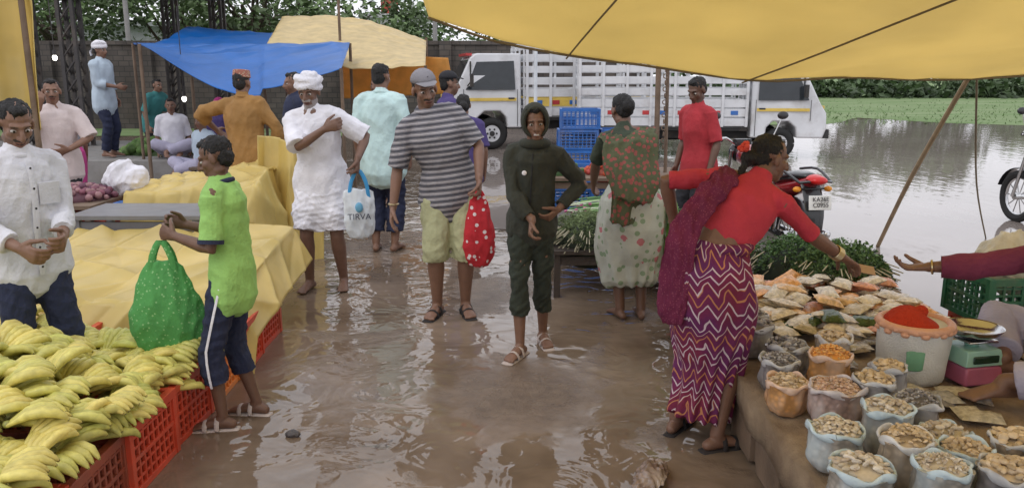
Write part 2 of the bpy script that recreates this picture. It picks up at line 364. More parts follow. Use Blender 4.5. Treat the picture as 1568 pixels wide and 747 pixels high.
        if top.get('placket'):
            b=B();ts=np.linspace(hem+.02,.49,10);P=[sp(t)+Y*(tr(t)[1]+.003) for t in ts];b.tube(P,[(.016,.004)]*10,side=X,n=8)
            for t in np.linspace(hem+.06,.46,6): b.ell(sp(t)+Y*(tr(t)[1]+.008),(.006,.003,.006),1,n=8)
            b.box(sp(.33)-X*.075+Y*(rr(.33,f)[1]-.006),(.1,.012,.11),0,Rm)
            out('placket',b,[top['m'],SOLED],e)
        if 'cuff' in top:
            b=B()
            for i in (0,1):
                q=top['sl'];b.tube([path(arms[i],q-.07),path(arms[i],q+.01)],[ra(q)+f+.008]*2,n=16,rnd=False)
            out('cuffs',b,top['cuff'],e)
    if bot:
        b=B();f=bot.get('fit',.02)
        if 'skirt' in bot:
            mid=lambda q:(path(legs[0],q)+path(legs[1],q))/2
            fl=[.3,.7,1.1,1.5,bot['skirt']]
            P=[sp(.13),sp(.0)]+[mid(q) for q in fl];rs=bot['rs']
            b.tube(P,rs,side=(1,0,0),n=28,rnd=False)
            cen=mid(1);am=bot.get('amp',.012)
            def dd(co):
                a=np.arctan2(co[:,0]-cen.x,co[:,1]-cen.y);h_=np.clip((1.0-co[:,2])/.9,0,1)
                return am*h_*np.sin(a*15+3*np.sin(co[:,2]*4+a*2))+wr(co,.012,16,5,(1,1,.3))
            rem('saree_skirt',b,max(vox*1.2,.008),bot['m'],e,it=2,disp=dd)
        else:
            to=bot['to'];ts=(-.09,-.04,0,.05,.1);b.tube([sp(t) for t in ts],[rr(t,f*.6) for t in ts],side=X,n=20,rnd=False)
            for i in (0,1):
                fs=list(np.linspace(0,to,12));b.tube([path(legs[i],q) for q in fs],[max(rl(q),rl(1)*.92 if to>1.5 else 0)+f+bot.get('fl',.006)*(q/to)**2+bot.get('puff',0)*math.sin(math.pi*min(q/to,1)) for q in fs],n=16,rnd=False)
            if bot.get('flap'):
                b.tube([sp(.02)+V((0,.1,0)),sp(-.2)+V((.0,.14,0)),sp(-.42)+V((0,.13,0))],[(.08,.03),(.11,.035),(.07,.025)],side=X,n=14)
            am=bot.get('amp',.01);rem('trousers',b,max(vox*1.1,.0075),bot['m'],e,it=2,disp=lambda co:(wr(co,am,22,int(y*10)%50+9,(1,1,1.5))+wr(co,am*.3,50,int(y*10)%50+3))*np.clip((P0.z+.02-co[:,2])*8,0.1,1))
            if bot.get('stripe'):
                b=B()
                for i,g in ((0,1),(1,-1)):
                    fs=list(np.linspace(.05,to,9));b.tube([path(legs[i],q)+V((g*(max(rl(q),rl(1)*.92)+f+.009),0,0)) for q in fs],[(.003,.008)]*9,side=(1,0,0),n=6)
                out('side_stripe',b,WHITE,e)
    if shoe:
        b=B()
        for i in (0,1):
            a=legs[i][2];g=1 if i==0 else -1;fd=Matrix.Rotation(-rad(fa[i])*g,3,'Z')@V((0,1,0));sd=V((fd.y,-fd.x,0));q=V((a.x,a.y,a.z-.08))
            b.tube([q-fd*.085,q,q+fd*.1,q+fd*.2],[(.034,.01),(.036,.01),(.047,.01),(.042,.01)],side=sd,n=14)
            for o in (.03,.1):
                P=[q+fd*o+sd*.046*math.cos(t)+V((0,0,.008+(.072 if o<.05 else .05)*math.sin(t))) for t in np.linspace(0,math.pi,9)];b.tube(P,[(.014,.004)]*9,side=fd,n=8)
        out('sandals',b,shoe,e)
    if hat:
        b=B();k=hat[0]
        if k=='cap':
            b.ell((0,-.012,.058),(.085,.1,.082),mat=Hm,n=20,cut=lambda p:p.z<.046);b.tube([(0,.06,.062),(0,.11,.062),(0,.145,.052)],[(.07,.006),(.062,.006),(.035,.005)],side=(1,0,0),n=14,mat=Hm)
            out('cap',b,hat[1],e,sol=.004)
        if k=='kufi':
            b.cyl((0,-.015,.05),(0,-.02,.125),.086,n=24,mat=Hm,r2=.078);out('kufi_cap',b,hat[1],e,ang=30,bev=.008)
        if k=='turban':
            for j,(zz,rr_,t) in enumerate(((.05,.084,.024),(.068,.088,.028),(.092,.078,.03),(.112,.056,.03),(.125,.03,.03))):
                tm=Hm@Matrix.Translation((0,-.012,zz))@Matrix.Rotation(rad((-14,12,-8,16,5)[j]),4,'Y')@Matrix.Rotation(rad((8,-6,10,0,0)[j]),4,'X');b.torus((0,0,0),rr_,t,'z',24,10,mat=tm)
            b.ell((0,-.02,.08),(.08,.085,.07),mat=Hm);b.tube([(.05,-.09,.04),(.075,-.11,-.02),(.08,-.1,-.08)],[(.02,.012),(.03,.01),(.025,.008)],mat=Hm,n=10)
            rem('turban',b,.007,hat[1],e,it=2,disp=lambda co:wr(co,.008,60,8))
        if k=='hood':
            b.ell((0,-.012,.018),(.098,.114,.124),mat=Hm,n=30,cut=lambda p:p.y>.045 and abs(p.x)<.088 and p.z<.1 or (p.y>.06 and p.z<.07))
            b.torus((0,0,0),.08,.032,'z',20,10,mat=Matrix.Translation(sp(.53)))
            P=[Hm@V((.077*math.sin(t),.052,.012+.098*math.cos(t))) for t in np.linspace(-2.6,2.6,22)];b.tube(P,.012,n=8)
            out('hood',b,hat[1],e,ang=180,sol=.008)
        if k=='scarf':
            b.ell((0,-.02,.025),(.095,.108,.115),mat=Hm,n=20,cut=lambda p:p.y>.04 and p.z<.07);b.tube([(0,-.1,-.02),(0,-.12,-.15),(0,-.12,-.3)],[(.09,.03),(.14,.03),(.15,.03)],side=(1,0,0),mat=Hm,n=14)
            out('head_scarf',b,hat[1],e,ang=180,sol=.006)
    return J
def w2(J,p): return J['Mx']@p
# ---- people ----
cm=person('man_in_striped_shirt',-.46,5.65,184,H=1.77,lean=(5,19),tw=5,hip=(-.02,0,-.015),head=(12,10,8),neck=.75,
  R=((-.83,5.5,.77),(.6,-1,0)),L=((-.225,5.46,1.0),(-.9,-.6,0),(0,0,-1)),feet=((-.54,5.6),(-.34,5.64)),fa=(20,12),vox=.006,bw=1.14,
  top=dict(m=STRIPE,hem=-.13,sl=.95,fit=.026,fl=.016,col=STRIPE,amp=.01),bot=dict(m=KHAKI,to=1.12,fit=.03,fl=.014),hat=('cap',GREY),shoe=SOLED,curl=(.35,1.15),face='ms')
b=B();a=cm['arms'][0];b.torus((0,0,0),.033,.005,'z',18,6,mat=Matrix.Translation(path(a,1.9)));out('bracelet',b,GOLD,cm['e'])
tm=person('man_in_white_turban',-1.5,6.3,178,H=1.7,lean=(6,5),head=(-6,14,0),R=((-1.4,6.04,1.3),(1,.1,-1),(-1,.1,.3),(0,-1,0)),L=((-1.17,6.08,1.07),(-1,-.6,-.2),(0,0,-1)),
  feet=((-1.63,6.28),(-1.37,6.34)),vox=.007,top=dict(m=WHITE,hem=-.14,sl=1.0,fit=.034,fl=.03,amp=.011),bot=dict(m=WHITE,to=.95,fit=.034,puff=.015,fl=.02,flap=True,amp=.013),hair=None,hat=('turban',WHITE),face='w',curl=(.6,1.1),skin=(.17,.09,.06))
gb=person('boy_in_green_polo',-1.36,3.78,88,H=1.43,lean=(3,0),head=(5,20,0),R=((-1.6,3.88,.985),(.4,-1,-.4)),L=((-1.58,3.69,.965),(-.4,-1,-.4)),feet=((-1.31,3.86),(-1.42,3.68)),fa=(5,8),
  skin=(.15,.078,.05),vox=.0055,bw=.86,sw=.15,lw=.86,top=dict(m=GREEN,hem=-.15,sl=.9,fit=.024,fl=.014,col=NAVY,cuff=NAVY,amp=.01),bot=dict(m=NAVY,to=1.5,fit=.024,stripe=True,amp=.012),shoe=SOLE,curl=(.8,.8))
wm=person('man_in_white_shirt',-2.34,3.78,-125,H=1.6,lean=(4,0),head=(-8,24,0),R=((-2.2,3.5,.95),(.6,-1,-.2)),L=((-2.07,3.63,.98),(-.6,-1,-.2)),feet=((-2.42,3.7),(-2.25,3.86)),vox=.0055,
  top=dict(m=CREAM,hem=-.1,sl=1.8,fit=.028,fl=.006,col=CREAM,placket=1,amp=.011),bot=dict(m=NAVY,to=1.95),face='ms',curl=(.6,.7),skin=(.22,.12,.08))
hb=person('boy_in_hooded_jacket',.14,4.87,174,H=1.53,lean=(2,-3),hip=(.025,0,0),head=(8,2,3),R=((.12,4.66,.86),(1,-.4,-.2),(.3,.4,-.9)),L=((.28,4.82,.9),(-1.1,-.6,-.2),(.6,.6,-.5)),feet=((.05,4.72),(.2,4.99)),fa=(22,18),
  skin=(.2,.105,.068),vox=.0055,bw=.88,sw=.15,lw=.88,top=dict(m=OLIVE,hem=-.08,sl=1.88,fit=.027,fl=.0,amp=.013),bot=dict(m=OLIVE2,to=1.5,fit=.018,amp=.012),hair='short',hat=('hood',OLIVE),shoe=SOLE,curl=(.7,.6),face='g')
b=B();p=hb['sp'](.34)+V((0,.137,0))-hb['X']*-.05;b.ell(p,(.017,.008,.017));out('badge',b,WHITE,hb['e'])
b=B();P=[hb['sp'](t)+hb['Y']*(hb['rr'](t,.034)[1]+.001+(.014 if t<.05 else 0)) for t in np.linspace(-.06,.47,8)];b.tube(P,[(.004,.004)]*8,side=hb['X'],n=6);out('zip',b,BLACK,hb['e'])
fw=person('woman_in_floral_saree',.84,5.5,8,H=1.6,lean=(18,-6),head=(10,20,0),neck=.3,R=((1.08,5.95,.82),(1,-.1,-.5)),L=((.6,6.0,.85),(-1,-.1,-.5)),feet=((.92,5.5),(.77,5.5)),skin=(.16,.085,.057),vox=.008,bw=1.1,sw=.155,
  top=dict(m=DKG,hem=.14,sl=.85,fit=.018),bot=dict(m=FLORAL,skirt=1.6,rs=[(.17,.15),(.24,.22),(.265,.25),(.265,.25),(.25,.23),(.22,.2),(.18,.16)],amp=.013),hair='bun')
sp=fw['sp'];X=fw['X'];Y=fw['Y'];b=B()
b.tube([sp(.4)+X*.14+Y*.1,sp(.49)+X*.13+Y*.0,sp(.42)+X*.08-Y*.13,sp(.28)+X*.03-Y*.16,sp(.12)-X*.02-Y*.19,sp(-.05)-X*.06-Y*.25],[(.08,.03),(.1,.035),(.13,.03),(.16,.03),(.17,.03),(.14,.025)],side=X,n=24,sub=4)
b.tube([sp(.4)-X*.14+Y*.1,sp(.49)-X*.13+Y*.0,sp(.4)-X*.1-Y*.12,sp(.2)-X*.1-Y*.15,sp(.02)-X*.1-Y*.2,sp(-.2)-X*.14-Y*.22],[(.08,.03),(.1,.035),(.12,.03),(.14,.03),(.13,.03),(.1,.025)],side=X,n=24,sub=4)
rem('shawl',b,.01,SHAWL,fw['e'],disp=lambda co:wr(co,.02,28,2,(1.4,1,.4)))
b=B();b.tube([sp(.1)+X*.24,sp(-.1)+X*.28-Y*.08,sp(-.35)+X*.27-Y*.1,sp(-.55)+X*.23-Y*.08],[(.03,.05),(.035,.08),(.03,.08),(.02,.06)],n=14,sub=3);rem('green_cloth_fold',b,.01,cl('green_fold',(.2,.42,.1)),fw['e'],disp=lambda co:wr(co,.012,30,2))
rw=person('woman_in_red_blouse',.9,3.54,-46,H=1.56,lean=(38,11),tw=14,head=(-42,12,0),neck=.12,R=((1.66,3.78,.79),(.3,-.5,-1),None,(0,0,-1)),L=((.79,3.84,1.0),(-1,-.9,.5),(.5,.7,-.5)),feet=((.95,3.46),(.8,3.66)),fa=(25,10),
  skin=(.19,.1,.067),vox=.0055,bw=1.1,sw=.163,top=dict(m=REDC,hem=.17,sl=.95,fit=.014,fl=.004,amp=.008),bot=dict(m=ZIG,skirt=1.86,rs=[(.17,.15),(.225,.2),(.235,.215),(.215,.2),(.19,.185),(.165,.17),(.16,.18)],amp=.014),hair='braid',shoe=SOLED,curl=(.35,.4))
sp=rw['sp'];X=rw['X'];Y=rw['Y'];b=B()
b.tube([sp(.1)+X*.05+Y*.17,sp(.3)-X*.04+Y*.17,sp(.47)-X*.12+Y*.07,sp(.49)-X*.125-Y*.03,sp(.4)-X*.12-Y*.13,sp(.25)-X*.13-Y*.165,sp(.1)-X*.14-Y*.18,sp(-.05)-X*.15-Y*.22,sp(-.25)-X*.17-Y*.22,sp(-.42)-X*.16-Y*.22],
 [(.1,.02),(.1,.02),(.075,.025),(.07,.025),(.075,.025),(.08,.025),(.085,.025),(.09,.025),(.09,.022),(.07,.02)],side=X,n=26,sub=4)
rem('pallu',b,.009,PALLU,rw['e'],disp=lambda co:wr(co,.016,34,4,(1.5,1,.35)))
b=B();b.tube([sp(.13)+V((.16*math.cos(t),.14*math.sin(t),0)) for t in np.linspace(0,6.28,16)],[(.03,.03)]*16,n=10);rem('waist_tuck',b,.009,ZIG,rw['e'],disp=lambda co:wr(co,.012,30,4))
b=B();a=rw['arms'][0];d=norm(a[2]-a[1]);q=V((0,0,1)).rotation_difference(d).to_matrix().to_4x4()
for k in range(5): b.torus((0,0,0),.036,.004,'z',18,6,mat=Matrix.Translation(path(a,1.86-.035*k))@q)
out('bangles',b,GOLD,rw['e'])
tip=w2(rw,a[2]+d*.185)
b=B()
for k in range(14): b.ell((R0.uniform(-.04,.04),-.15+R0.uniform(-.02,.01),.03+R0.uniform(-.02,.02)),.013,mat=rw['Hm'],n=8)
out('hair_flowers',b,cl('flower_red',(.7,.08,.05)),rw['e'])
person('man_in_red_shirt',1.72,7.4,120,H=1.68,lean=(5,0),head=(10,24,0),vox=.009,sw=.155,top=dict(m=REDD,hem=-.16,sl=.95,fit=.024),bot=dict(m=BLACK,to=1.9),skin=(.13,.068,.045),face='s')
person('man_in_ochre_shirt',-2.6,7.9,-12,H=1.74,lean=(6,-5),head=(0,10,0),L=((-2.98,8.15,1.15),(-1,-.5,0)),R=((-2.3,8.0,.95),(1,-.5,0)),vox=.009,bw=1.1,top=dict(m=BROWN,hem=-.18,sl=1.5,fit=.033,col=BROWN,amp=.013),bot=dict(m=BLACK,to=1.95),
  hat=('kufi',cl('embroidered',None,cf=dots((.35,.14,.1),(.5,.45,.32),60,.3))),hair='short')
person('man_in_mint_shirt',-1.24,7.7,-6,H=1.8,lean=(3,0),head=(-20,8,0),vox=.009,top=dict(m=MINT,hem=-.2,sl=.98,fit=.033,col=MINT,amp=.011),bot=dict(m=NAVY,to=1.75,fit=.03))
person('man_in_navy_shirt',-2.42,9.1,120,H=1.72,head=(0,5,0),vox=.012,top=dict(m=NAVY,hem=-.16,sl=1,fit=.03),bot=dict(m=BLACK,to=1.95),face='s')
person('man_in_dark_cap',-.66,8.4,-70,H=1.72,vox=.011,top=dict(m=PURP,hem=-.16,sl=1,fit=.03),bot=dict(m=GREY,to=1.95),hat=('cap',BLACK),face='s')
person('woman_in_purple_top',-.46,7.7,5,H=1.52,vox=.011,sw=.155,lean=(5,0),top=dict(m=PURP,hem=-.14,sl=.9,fit=.03),bot=dict(m=NAVY,to=1.95),hair='bun')
person('man_in_pink_shirt',-4.28,7.6,200,H=1.66,head=(10,0,0),R=((-4.3,7.4,1.4),(.8,0,-1),(0,.3,.8),(0,-1,0)),L=((-4.08,7.42,1.02),(-1,-.6,0),(.7,.3,-.2)),vox=.009,top=dict(m=PINKW,hem=-.15,sl=1,fit=.033,fl=.02),bot=dict(m=BLACK,to=1.95),face='m')
person('man_in_blue_shirt_and_white_cap',-6.15,12.3,-100,H=1.7,z0=.45,vox=.013,top=dict(m=LBLUE,hem=-.18,sl=1.5,fit=.03),bot=dict(m=NAVY,to=1.95),hat=('turban',WHITE),R=((-5.9,12.2,1.5),(.5,-1,0)))
def seated(name,x,y,yaw,z0,m,mb,ft=((-.1,.36),(.1,.42)),**k):
    c,s=math.cos(rad(yaw)),math.sin(rad(yaw));f=lambda a,b_:(x+c*a-s*b_,y+s*a+c*b_,z0+.02)
    return person(name,x,y,yaw,z0=z0,hip=(0,0,-.8),feet=(f(*ft[0]),f(*ft[1])),kp=k.pop('kp',((1,.4,.45),(-1,.4,.45))),top=dict(m=m,hem=-.08,sl=k.pop('sl',1),fit=.03),bot=dict(m=mb,to=1.9,fit=.03),**k)
seated('woman_in_pink_scarf',-4.75,13.2,170,.45,PURP,PINKS,vox=.014,H=1.6,hat=('scarf',PINKS),hair=None)
seated('seated_woman_in_white',-4.2,11.0,150,.32,LBLUE,LILAC,vox=.014,H=1.6,hair='bun')
seated('seated_man_in_white',-5.2,12.4,200,.45,WHITE,LILAC,vox=.014,H=1.65)
person('vendor_in_teal_shirt',-6.3,14.2,-120,H=1.65,lean=(25,0),vox=.014,top=dict(m=TEAL,hem=-.15,sl=1,fit=.03),bot=dict(m=BLACK,to=1.9))
person('shopper_in_white_shirt',-1.75,10.6,160,H=1.66,vox=.013,top=dict(m=CREAM,hem=-.18,sl=1,fit=.03),bot=dict(m=NAVY,to=1.95),face='s')
person('shopper_in_grey_shirt',-3.3,12.8,40,H=1.64,vox=.014,lean=(10,0),top=dict(m=GREY,hem=-.18,sl=1,fit=.03),bot=dict(m=BLACK,to=1.95))
person('shopper_in_pink_saree',-5.6,10.2,30,H=1.35,vox=.013,lean=(30,0),top=dict(m=GREY,hem=.14,sl=.9,fit=.02),bot=dict(m=PINKS,skirt=1.8,rs=[(.17,.15),(.22,.2),(.23,.21),(.22,.2),(.2,.2),(.18,.18),(.18,.19)]),hair='bun')
vd=seated('seated_vendor_in_maroon_shirt',2.56,3.34,86,.37,MAROON,LILAC,((.05,.36),(-.24,.5)),kp=((1,.3,.3),(-1,.3,.3)),vox=.006,H=1.66,sl=1.8,lean=(10,0),tw=24,R=((tip.x+.15,tip.y,tip.z+.0),(.3,-.3,-1),None,(0,0,1)),curl=(.45,.5),face='m',skin=(.21,.115,.076))
b=B();a=vd['arms'][0];d=norm(a[2]-a[1]);q=V((0,0,1)).rotation_difference(d).to_matrix().to_4x4();b.torus((0,0,0),.032,.006,'z',18,6,mat=Matrix.Translation(path(a,1.93))@q);out('bangle',b,GOLD,vd['e'])
b=B();b.box((tip.x+.0,tip.y-.01,tip.z+.012),(.12,.055,.004),0,Matrix.Rotation(.2,3,'Y')@Matrix.Rotation(.6,3,'X'));out('banknote',b,M('banknote',(.45,.3,.2)))
# ---- carried bags ----
def bag(name,top,w,h,d,yaw,mat,drop=.14,tw=.75,text=None,hm=None):
    e=E(name,top,yaw);b=B()
    b.tube([(0,0,-drop),(0,0,-drop-h*.3),(0,0,-drop-h*.7),(0,0,-drop-h)],[(w*.5*tw,d*.22),(w*.5*(tw+1)/2,d*.45),(w*.5,d*.5),(w*.42,d*.4)],side=(1,0,0),n=26,sub=3)
    rem('bag_body',b,.009,mat,e,it=1,disp=lambda co:wr(co,.012,28,6,(1.4,1,.5)))
    b=B()
    for g in (-1,1): b.tube([(-w*.3*tw,g*d*.12,-drop-.05),(-w*.22*tw,g*d*.12,-drop*.55),(0,g*.008,.0),(w*.22*tw,g*d*.12,-drop*.55),(w*.3*tw,g*d*.12,-drop-.05)],[(.014,.004)]*5,side=(1,0,0),n=8,sub=4)
    out('handles',b,hm or mat,e)
    if text:
        t=bpy.data.curves.new('print','FONT');t.body=text;t.size=.065;t.align_x='CENTER';t.extrude=.001;o=lnk(bpy.data.objects.new('print',t),e);o.location=(0,-d*.5-.014,-drop-h*.62);o.rotation_euler=(rad(90),0,0);t.materials.append(NAVY)
        b=B();b.ell((0,-d*.5-.004,-drop-h*.35),(.03,.012,.04),n=12);out('logo',b,M('logo_blue',(.15,.4,.6)),e)
    return e
def grip(J,i,o=.07): a=J['arms'][i];return w2(J,a[2])+V((0,0,-o))
p=grip(cm,1,.08);bag('red_patterned_bag',p,.24,.4,.16,5,RBAG,.08,.55)
p=grip(tm,1,.08);bag('white_shopping_bag',p,.25,.34,.1,8,WBAG,.16,.98,text='TIRVA',hm=M('handle_blue',(.05,.3,.6)))
bag('green_printed_bag',(-1.68,3.76,.93),.38,.38,.18,10,GBAG,.13,.5)
# ---------------- ground ----------------
FEET=[(-.45,5.6),(-1.5,6.3),(.13,4.85),(-1.37,3.75),(.85,3.55),(.86,5.5),(-.2,4.4)]
def groundmat():
    m=bpy.data.materials.new('wet_mud');m.use_nodes=True;nt=m.node_tree;l=nt.links;p=nt.nodes['Principled BSDF'];tc=nt.nodes.new('ShaderNodeTexCoord').outputs['Object']
    n1=noi(nt,tc,.9,5,.6,.4);s=sepx(nt,tc)
    dx=mth(nt,'SUBTRACT',s[0],.05);dy=mth(nt,'SUBTRACT',s[1],4.15);dm=mth(nt,'SQRT',mth(nt,'ADD',mth(nt,'MULTIPLY',dx,dx),mth(nt,'MULTIPLY',mth(nt,'MULTIPLY',dy,dy),.8)))
    mud=rng(nt,mth(nt,'ADD',dm,mth(nt,'MULTIPLY',noi(nt,tc,5,4),.7)),.5,.9);wet=mth(nt,'MULTIPLY',rng(nt,n1,.35,.43),mud)
    n2=noi(nt,tc,9,6,.65);col=mix(nt,rng(nt,n2,.3,.7),(.12,.084,.06),(.25,.185,.135));colw=mix(nt,rng(nt,noi(nt,tc,1.3,4,.6),.35,.65),(.15,.108,.076),(.255,.192,.142))
    l.new(mix(nt,wet,col,colw),p.inputs['Base Color']);l.new(rng(nt,wet,0,1,.33,.035),p.inputs['Roughness']);p.inputs['IOR'].default_value=1.55
    h=mth(nt,'MULTIPLY',noi(nt,tc,2.6,2,.5,1.6),.9);h=mth(nt,'ADD',h,mth(nt,'MULTIPLY',noi(nt,mapv(nt,tc,(1,.7,1)),12,2,.5,.6),.07))
    for i,(fx,fy) in enumerate(FEET):
        ax=mth(nt,'SUBTRACT',s[0],fx);ay=mth(nt,'SUBTRACT',s[1],fy);r=mth(nt,'SQRT',mth(nt,'ADD',mth(nt,'MULTIPLY',ax,ax),mth(nt,'MULTIPLY',ay,ay)))
        w=mth(nt,'MULTIPLY',mth(nt,'SINE',mth(nt,'MULTIPLY',r,38+i*3)),mth(nt,'MULTIPLY',mth(nt,'EXPONENT',mth(nt,'MULTIPLY',r,-2.3)),.09));h=mth(nt,'ADD',h,w)
    hm=mth(nt,'MULTIPLY',noi(nt,tc,20,6,.7),1.3);hh=mix(nt,wet,hm,h)
    b=nt.nodes.new('ShaderNodeBump');b.inputs['Strength'].default_value=.55;b.inputs['Distance'].default_value=.03;l.new(hh,b.inputs['Height']);l.new(b.outputs[0],p.inputs['Normal'])
    return m
b=B();b.add([(-150,-20,0),(150,-20,0),(150,300,0),(-150,300,0)],[(0,1,2,3)]);out('ground',b,groundmat())
def watermat():
    m=bpy.data.materials.new('flood_water');m.use_nodes=True;nt=m.node_tree;l=nt.links;p=nt.nodes['Principled BSDF'];tc=nt.nodes.new('ShaderNodeTexCoord').outputs['Object']
    l.new(mix(nt,rng(nt,noi(nt,tc,.3,3),.3,.7),(.25,.21,.185),(.33,.285,.26)),p.inputs['Base Color']);p.inputs['Roughness'].default_value=.04
    b=nt.nodes.new('ShaderNodeBump');b.inputs['Strength'].default_value=.13;b.inputs['Distance'].default_value=.03;l.new(noi(nt,mapv(nt,tc,(1,.5,1)),4,2),b.inputs['Height']);l.new(b.outputs[0],p.inputs['Normal']);return m
b=B();b.add([(-1,9,.004),(2.4,8.2,.004),(2.6,3,.004),(3,-3,.004),(90,-3,.004),(90,29,.004),(30,28,.004),(12,30,.004),(-1,31,.004)],[(0,1,2,3,4,5,6,7,8)]);out('flood_water',b,watermat())
def grassc(nt,tc): return mix(nt,rng(nt,noi(nt,mapv(nt,tc,(.3,1,1)),.6,6,.7),.4,.6),(.12,.2,.06),(.2,.26,.12))
b=B();n_=90;top=[(-1+141*i/n_,27.5+1.6*math.sin(i*.9)+1.1*math.sin(i*2.3)+.8*math.sin(i*5.1),.008) for i in range(n_+1)];b.add(top+[(140,200,.008),(-140,200,.008),(-140,22,.008),(-1,22,.008)],[tuple(range(n_+5))]);out('grass_field',b,M('grass',None,cf=grassc,rough=.95,bump=.5,bs=8))
def leaves(name,C,size,cols,mat,parent=None,up=.3,asp=.5):
    N=len(C);r=np.random.RandomState(N);d=r.normal(size=(N,3));d[:,2]=d[:,2]*.6+up;d/=np.linalg.norm(d,axis=1)[:,None]
    e=np.cross(d,r.normal(size=(N,3)));e/=np.linalg.norm(e,axis=1)[:,None]+1e-9;sz=size*r.uniform(.6,1.4,(N,1));n_=np.cross(d,e)
    P=np.stack([C-d*sz,C+e*sz*asp+n_*sz*.15,C+d*sz,C-e*sz*asp+n_*sz*.15],1).reshape(-1,3)
    me=bpy.data.meshes.new(name);me.from_pydata(P.tolist(),[],(np.arange(N*4).reshape(-1,4)).tolist());setcol(me,np.repeat(cols,4,0));me.materials.append(mat)
    return lnk(bpy.data.objects.new(name,me),parent)
def tree(x,y,h,cr,seed,dens=30,leaf=.13,name='tree'):
    r=np.random.RandomState(seed);e=E(name,(x,y,0));b=B();top=V((r.uniform(-.4,.4),0,h*.62))
    b.tube([(0,0,0),(.1,0,h*.3),top],[h*.03,h*.022,h*.01],n=10,sub=3);C=[];K=[]
    for i in range(dens):
        a=r.uniform(0,6.28);q=r.uniform(.15,1)**.5*cr;z=h*(.32+.66*r.uniform()**.9);q*=max(.25,1-abs(z/h-.62)*1.5)
        c=np.array((math.cos(a)*q,math.sin(a)*q,z))
        if i<12: b.tube([(0,0,h*.3+i*.02*h),V(c)*.5+V((0,0,h*.22)),V(c)],[h*.012,h*.007,h*.003],n=6,sub=2)
        n=130;s=cr*r.uniform(.12,.24);p=c+r.normal(size=(n,3))*(s,s,s*.6);C.append(p)
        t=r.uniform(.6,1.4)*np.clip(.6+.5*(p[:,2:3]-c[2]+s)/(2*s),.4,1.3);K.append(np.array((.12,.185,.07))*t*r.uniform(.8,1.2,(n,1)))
    out('trunk',b,BARK,e);leaves('crown',np.vstack(C),leaf,np.vstack(K),LEAF,e)
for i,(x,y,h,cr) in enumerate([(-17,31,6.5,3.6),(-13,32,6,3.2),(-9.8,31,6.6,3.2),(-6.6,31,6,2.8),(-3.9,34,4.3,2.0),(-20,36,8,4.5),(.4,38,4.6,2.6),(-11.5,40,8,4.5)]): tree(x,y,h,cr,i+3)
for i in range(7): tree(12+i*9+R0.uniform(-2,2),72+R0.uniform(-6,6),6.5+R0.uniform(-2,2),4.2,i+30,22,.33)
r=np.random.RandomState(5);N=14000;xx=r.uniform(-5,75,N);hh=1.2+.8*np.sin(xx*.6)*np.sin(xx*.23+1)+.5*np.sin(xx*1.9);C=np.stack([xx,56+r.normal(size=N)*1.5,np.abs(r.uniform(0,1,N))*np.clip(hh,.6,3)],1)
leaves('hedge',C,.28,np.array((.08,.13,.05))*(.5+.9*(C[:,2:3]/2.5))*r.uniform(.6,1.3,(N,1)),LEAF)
N=4500;C=np.stack([r.uniform(4,60,N),27+np.abs(r.normal(size=N))*9,r.uniform(.0,.04,N)],1);leaves('grass_tufts',C,.09,np.array((.14,.22,.08))*r.uniform(.7,1.25,(N,1)),LEAF,up=1.2,asp=.2)
# ---------------- wall, shed, platform, building ----------------
def brick(nt,tc):
    n=nt.nodes.new('ShaderNodeTexBrick');n.inputs['Scale'].default_value=1.6;n.inputs['Color1'].default_value=(.07,.06,.055,1);n.inputs['Color2'].default_value=(.1,.085,.075,1);n.inputs['Mortar'].default_value=(.045,.042,.04,1)
    mp=nt.nodes.new('ShaderNodeMapping');mp.inputs['Rotation'].default_value=(rad(90),0,0);nt.links.new(tc,mp.inputs['Vector']);nt.links.new(mp.outputs[0],n.inputs['Vector']);return n.outputs['Color']
b=B();b.box((-10,25,1.25),(28,.3,2.5));b.box((-10,25,2.56),(28.2,.4,.12))
for k in range(10): b.box((-23+k*3,24.8,1.3),(.35,.2,2.6))
out('compound_wall',b,M('dark_stone_wall',None,cf=brick,rough=.9,bump=.5,var=.35,vs=1,dirt=.3))
b=B()
def lattice(b,x,y,h,w=.24):
    for i in (-1,1):
        for j in (-1,1): b.box((x+i*w/2,y+j*w/2,h/2),(.06,.06,h))
    n=int(h/.3)
    for k in range(n):
        z=.15+k*.3
        for j in (-1,1): b.cyl((x-w/2,y+j*w/2,z),(x+w/2,y+j*w/2,z+.3),.018,n=6);b.cyl((x+j*w/2,y-w/2,z+.3),(x+j*w/2,y+w/2,z),.018,n=6)
for x,y in ((-7.55,14.2),(-8.35,14.2),(-6.9,19.5),(-11.5,14.2),(-8,19.5),(-12,19.5)): lattice(b,x,y,3.0 if y<15 else 3.9)
for z,y in ((2.95,14.2),(3.25,14.2),(3.7,19.5),(4.0,19.5)): b.box((-8.9,y,z),(8.6,.09,.09))
for k in range(28): b.cyl((-13.2+k*.3,14.2,2.95),(-13.05+k*.3+(.15 if k%2 else -.15),14.2,3.25),.018,n=6)
for x in (-12,-9.5,-7,-4.7): b.cyl((x,14.2,3.3),(x,19.5,4.1),.05,n=8)
out('market_shed',b,METAL)
b=B()
for k in range(60): b.box((-13.2+k*.145,16.8,3.82+.02*(k%2)),(.15,6.2,.012),0,Matrix.Rotation(rad(8.2),3,'X'))
out('shed_roof',b,M('rusty_sheet',(.08,.07,.07),rough=.6,dirt=.4))
b=B();b.box((-7.5,13.6,.22),(7.4,3.4,.44));out('concrete_platform',b,M('concrete',(.26,.25,.24),rough=.85,dirt=.4,bump=.4),bev=.02)
b=B();b.box((-17,38,1.8),(9,5,3.6));b.box((-17,38,3.7),(9.4,5.4,.2))
for k in range(3): b.box((-20+k*3,35.48,2.2),(1.1,.06,1.2),1)
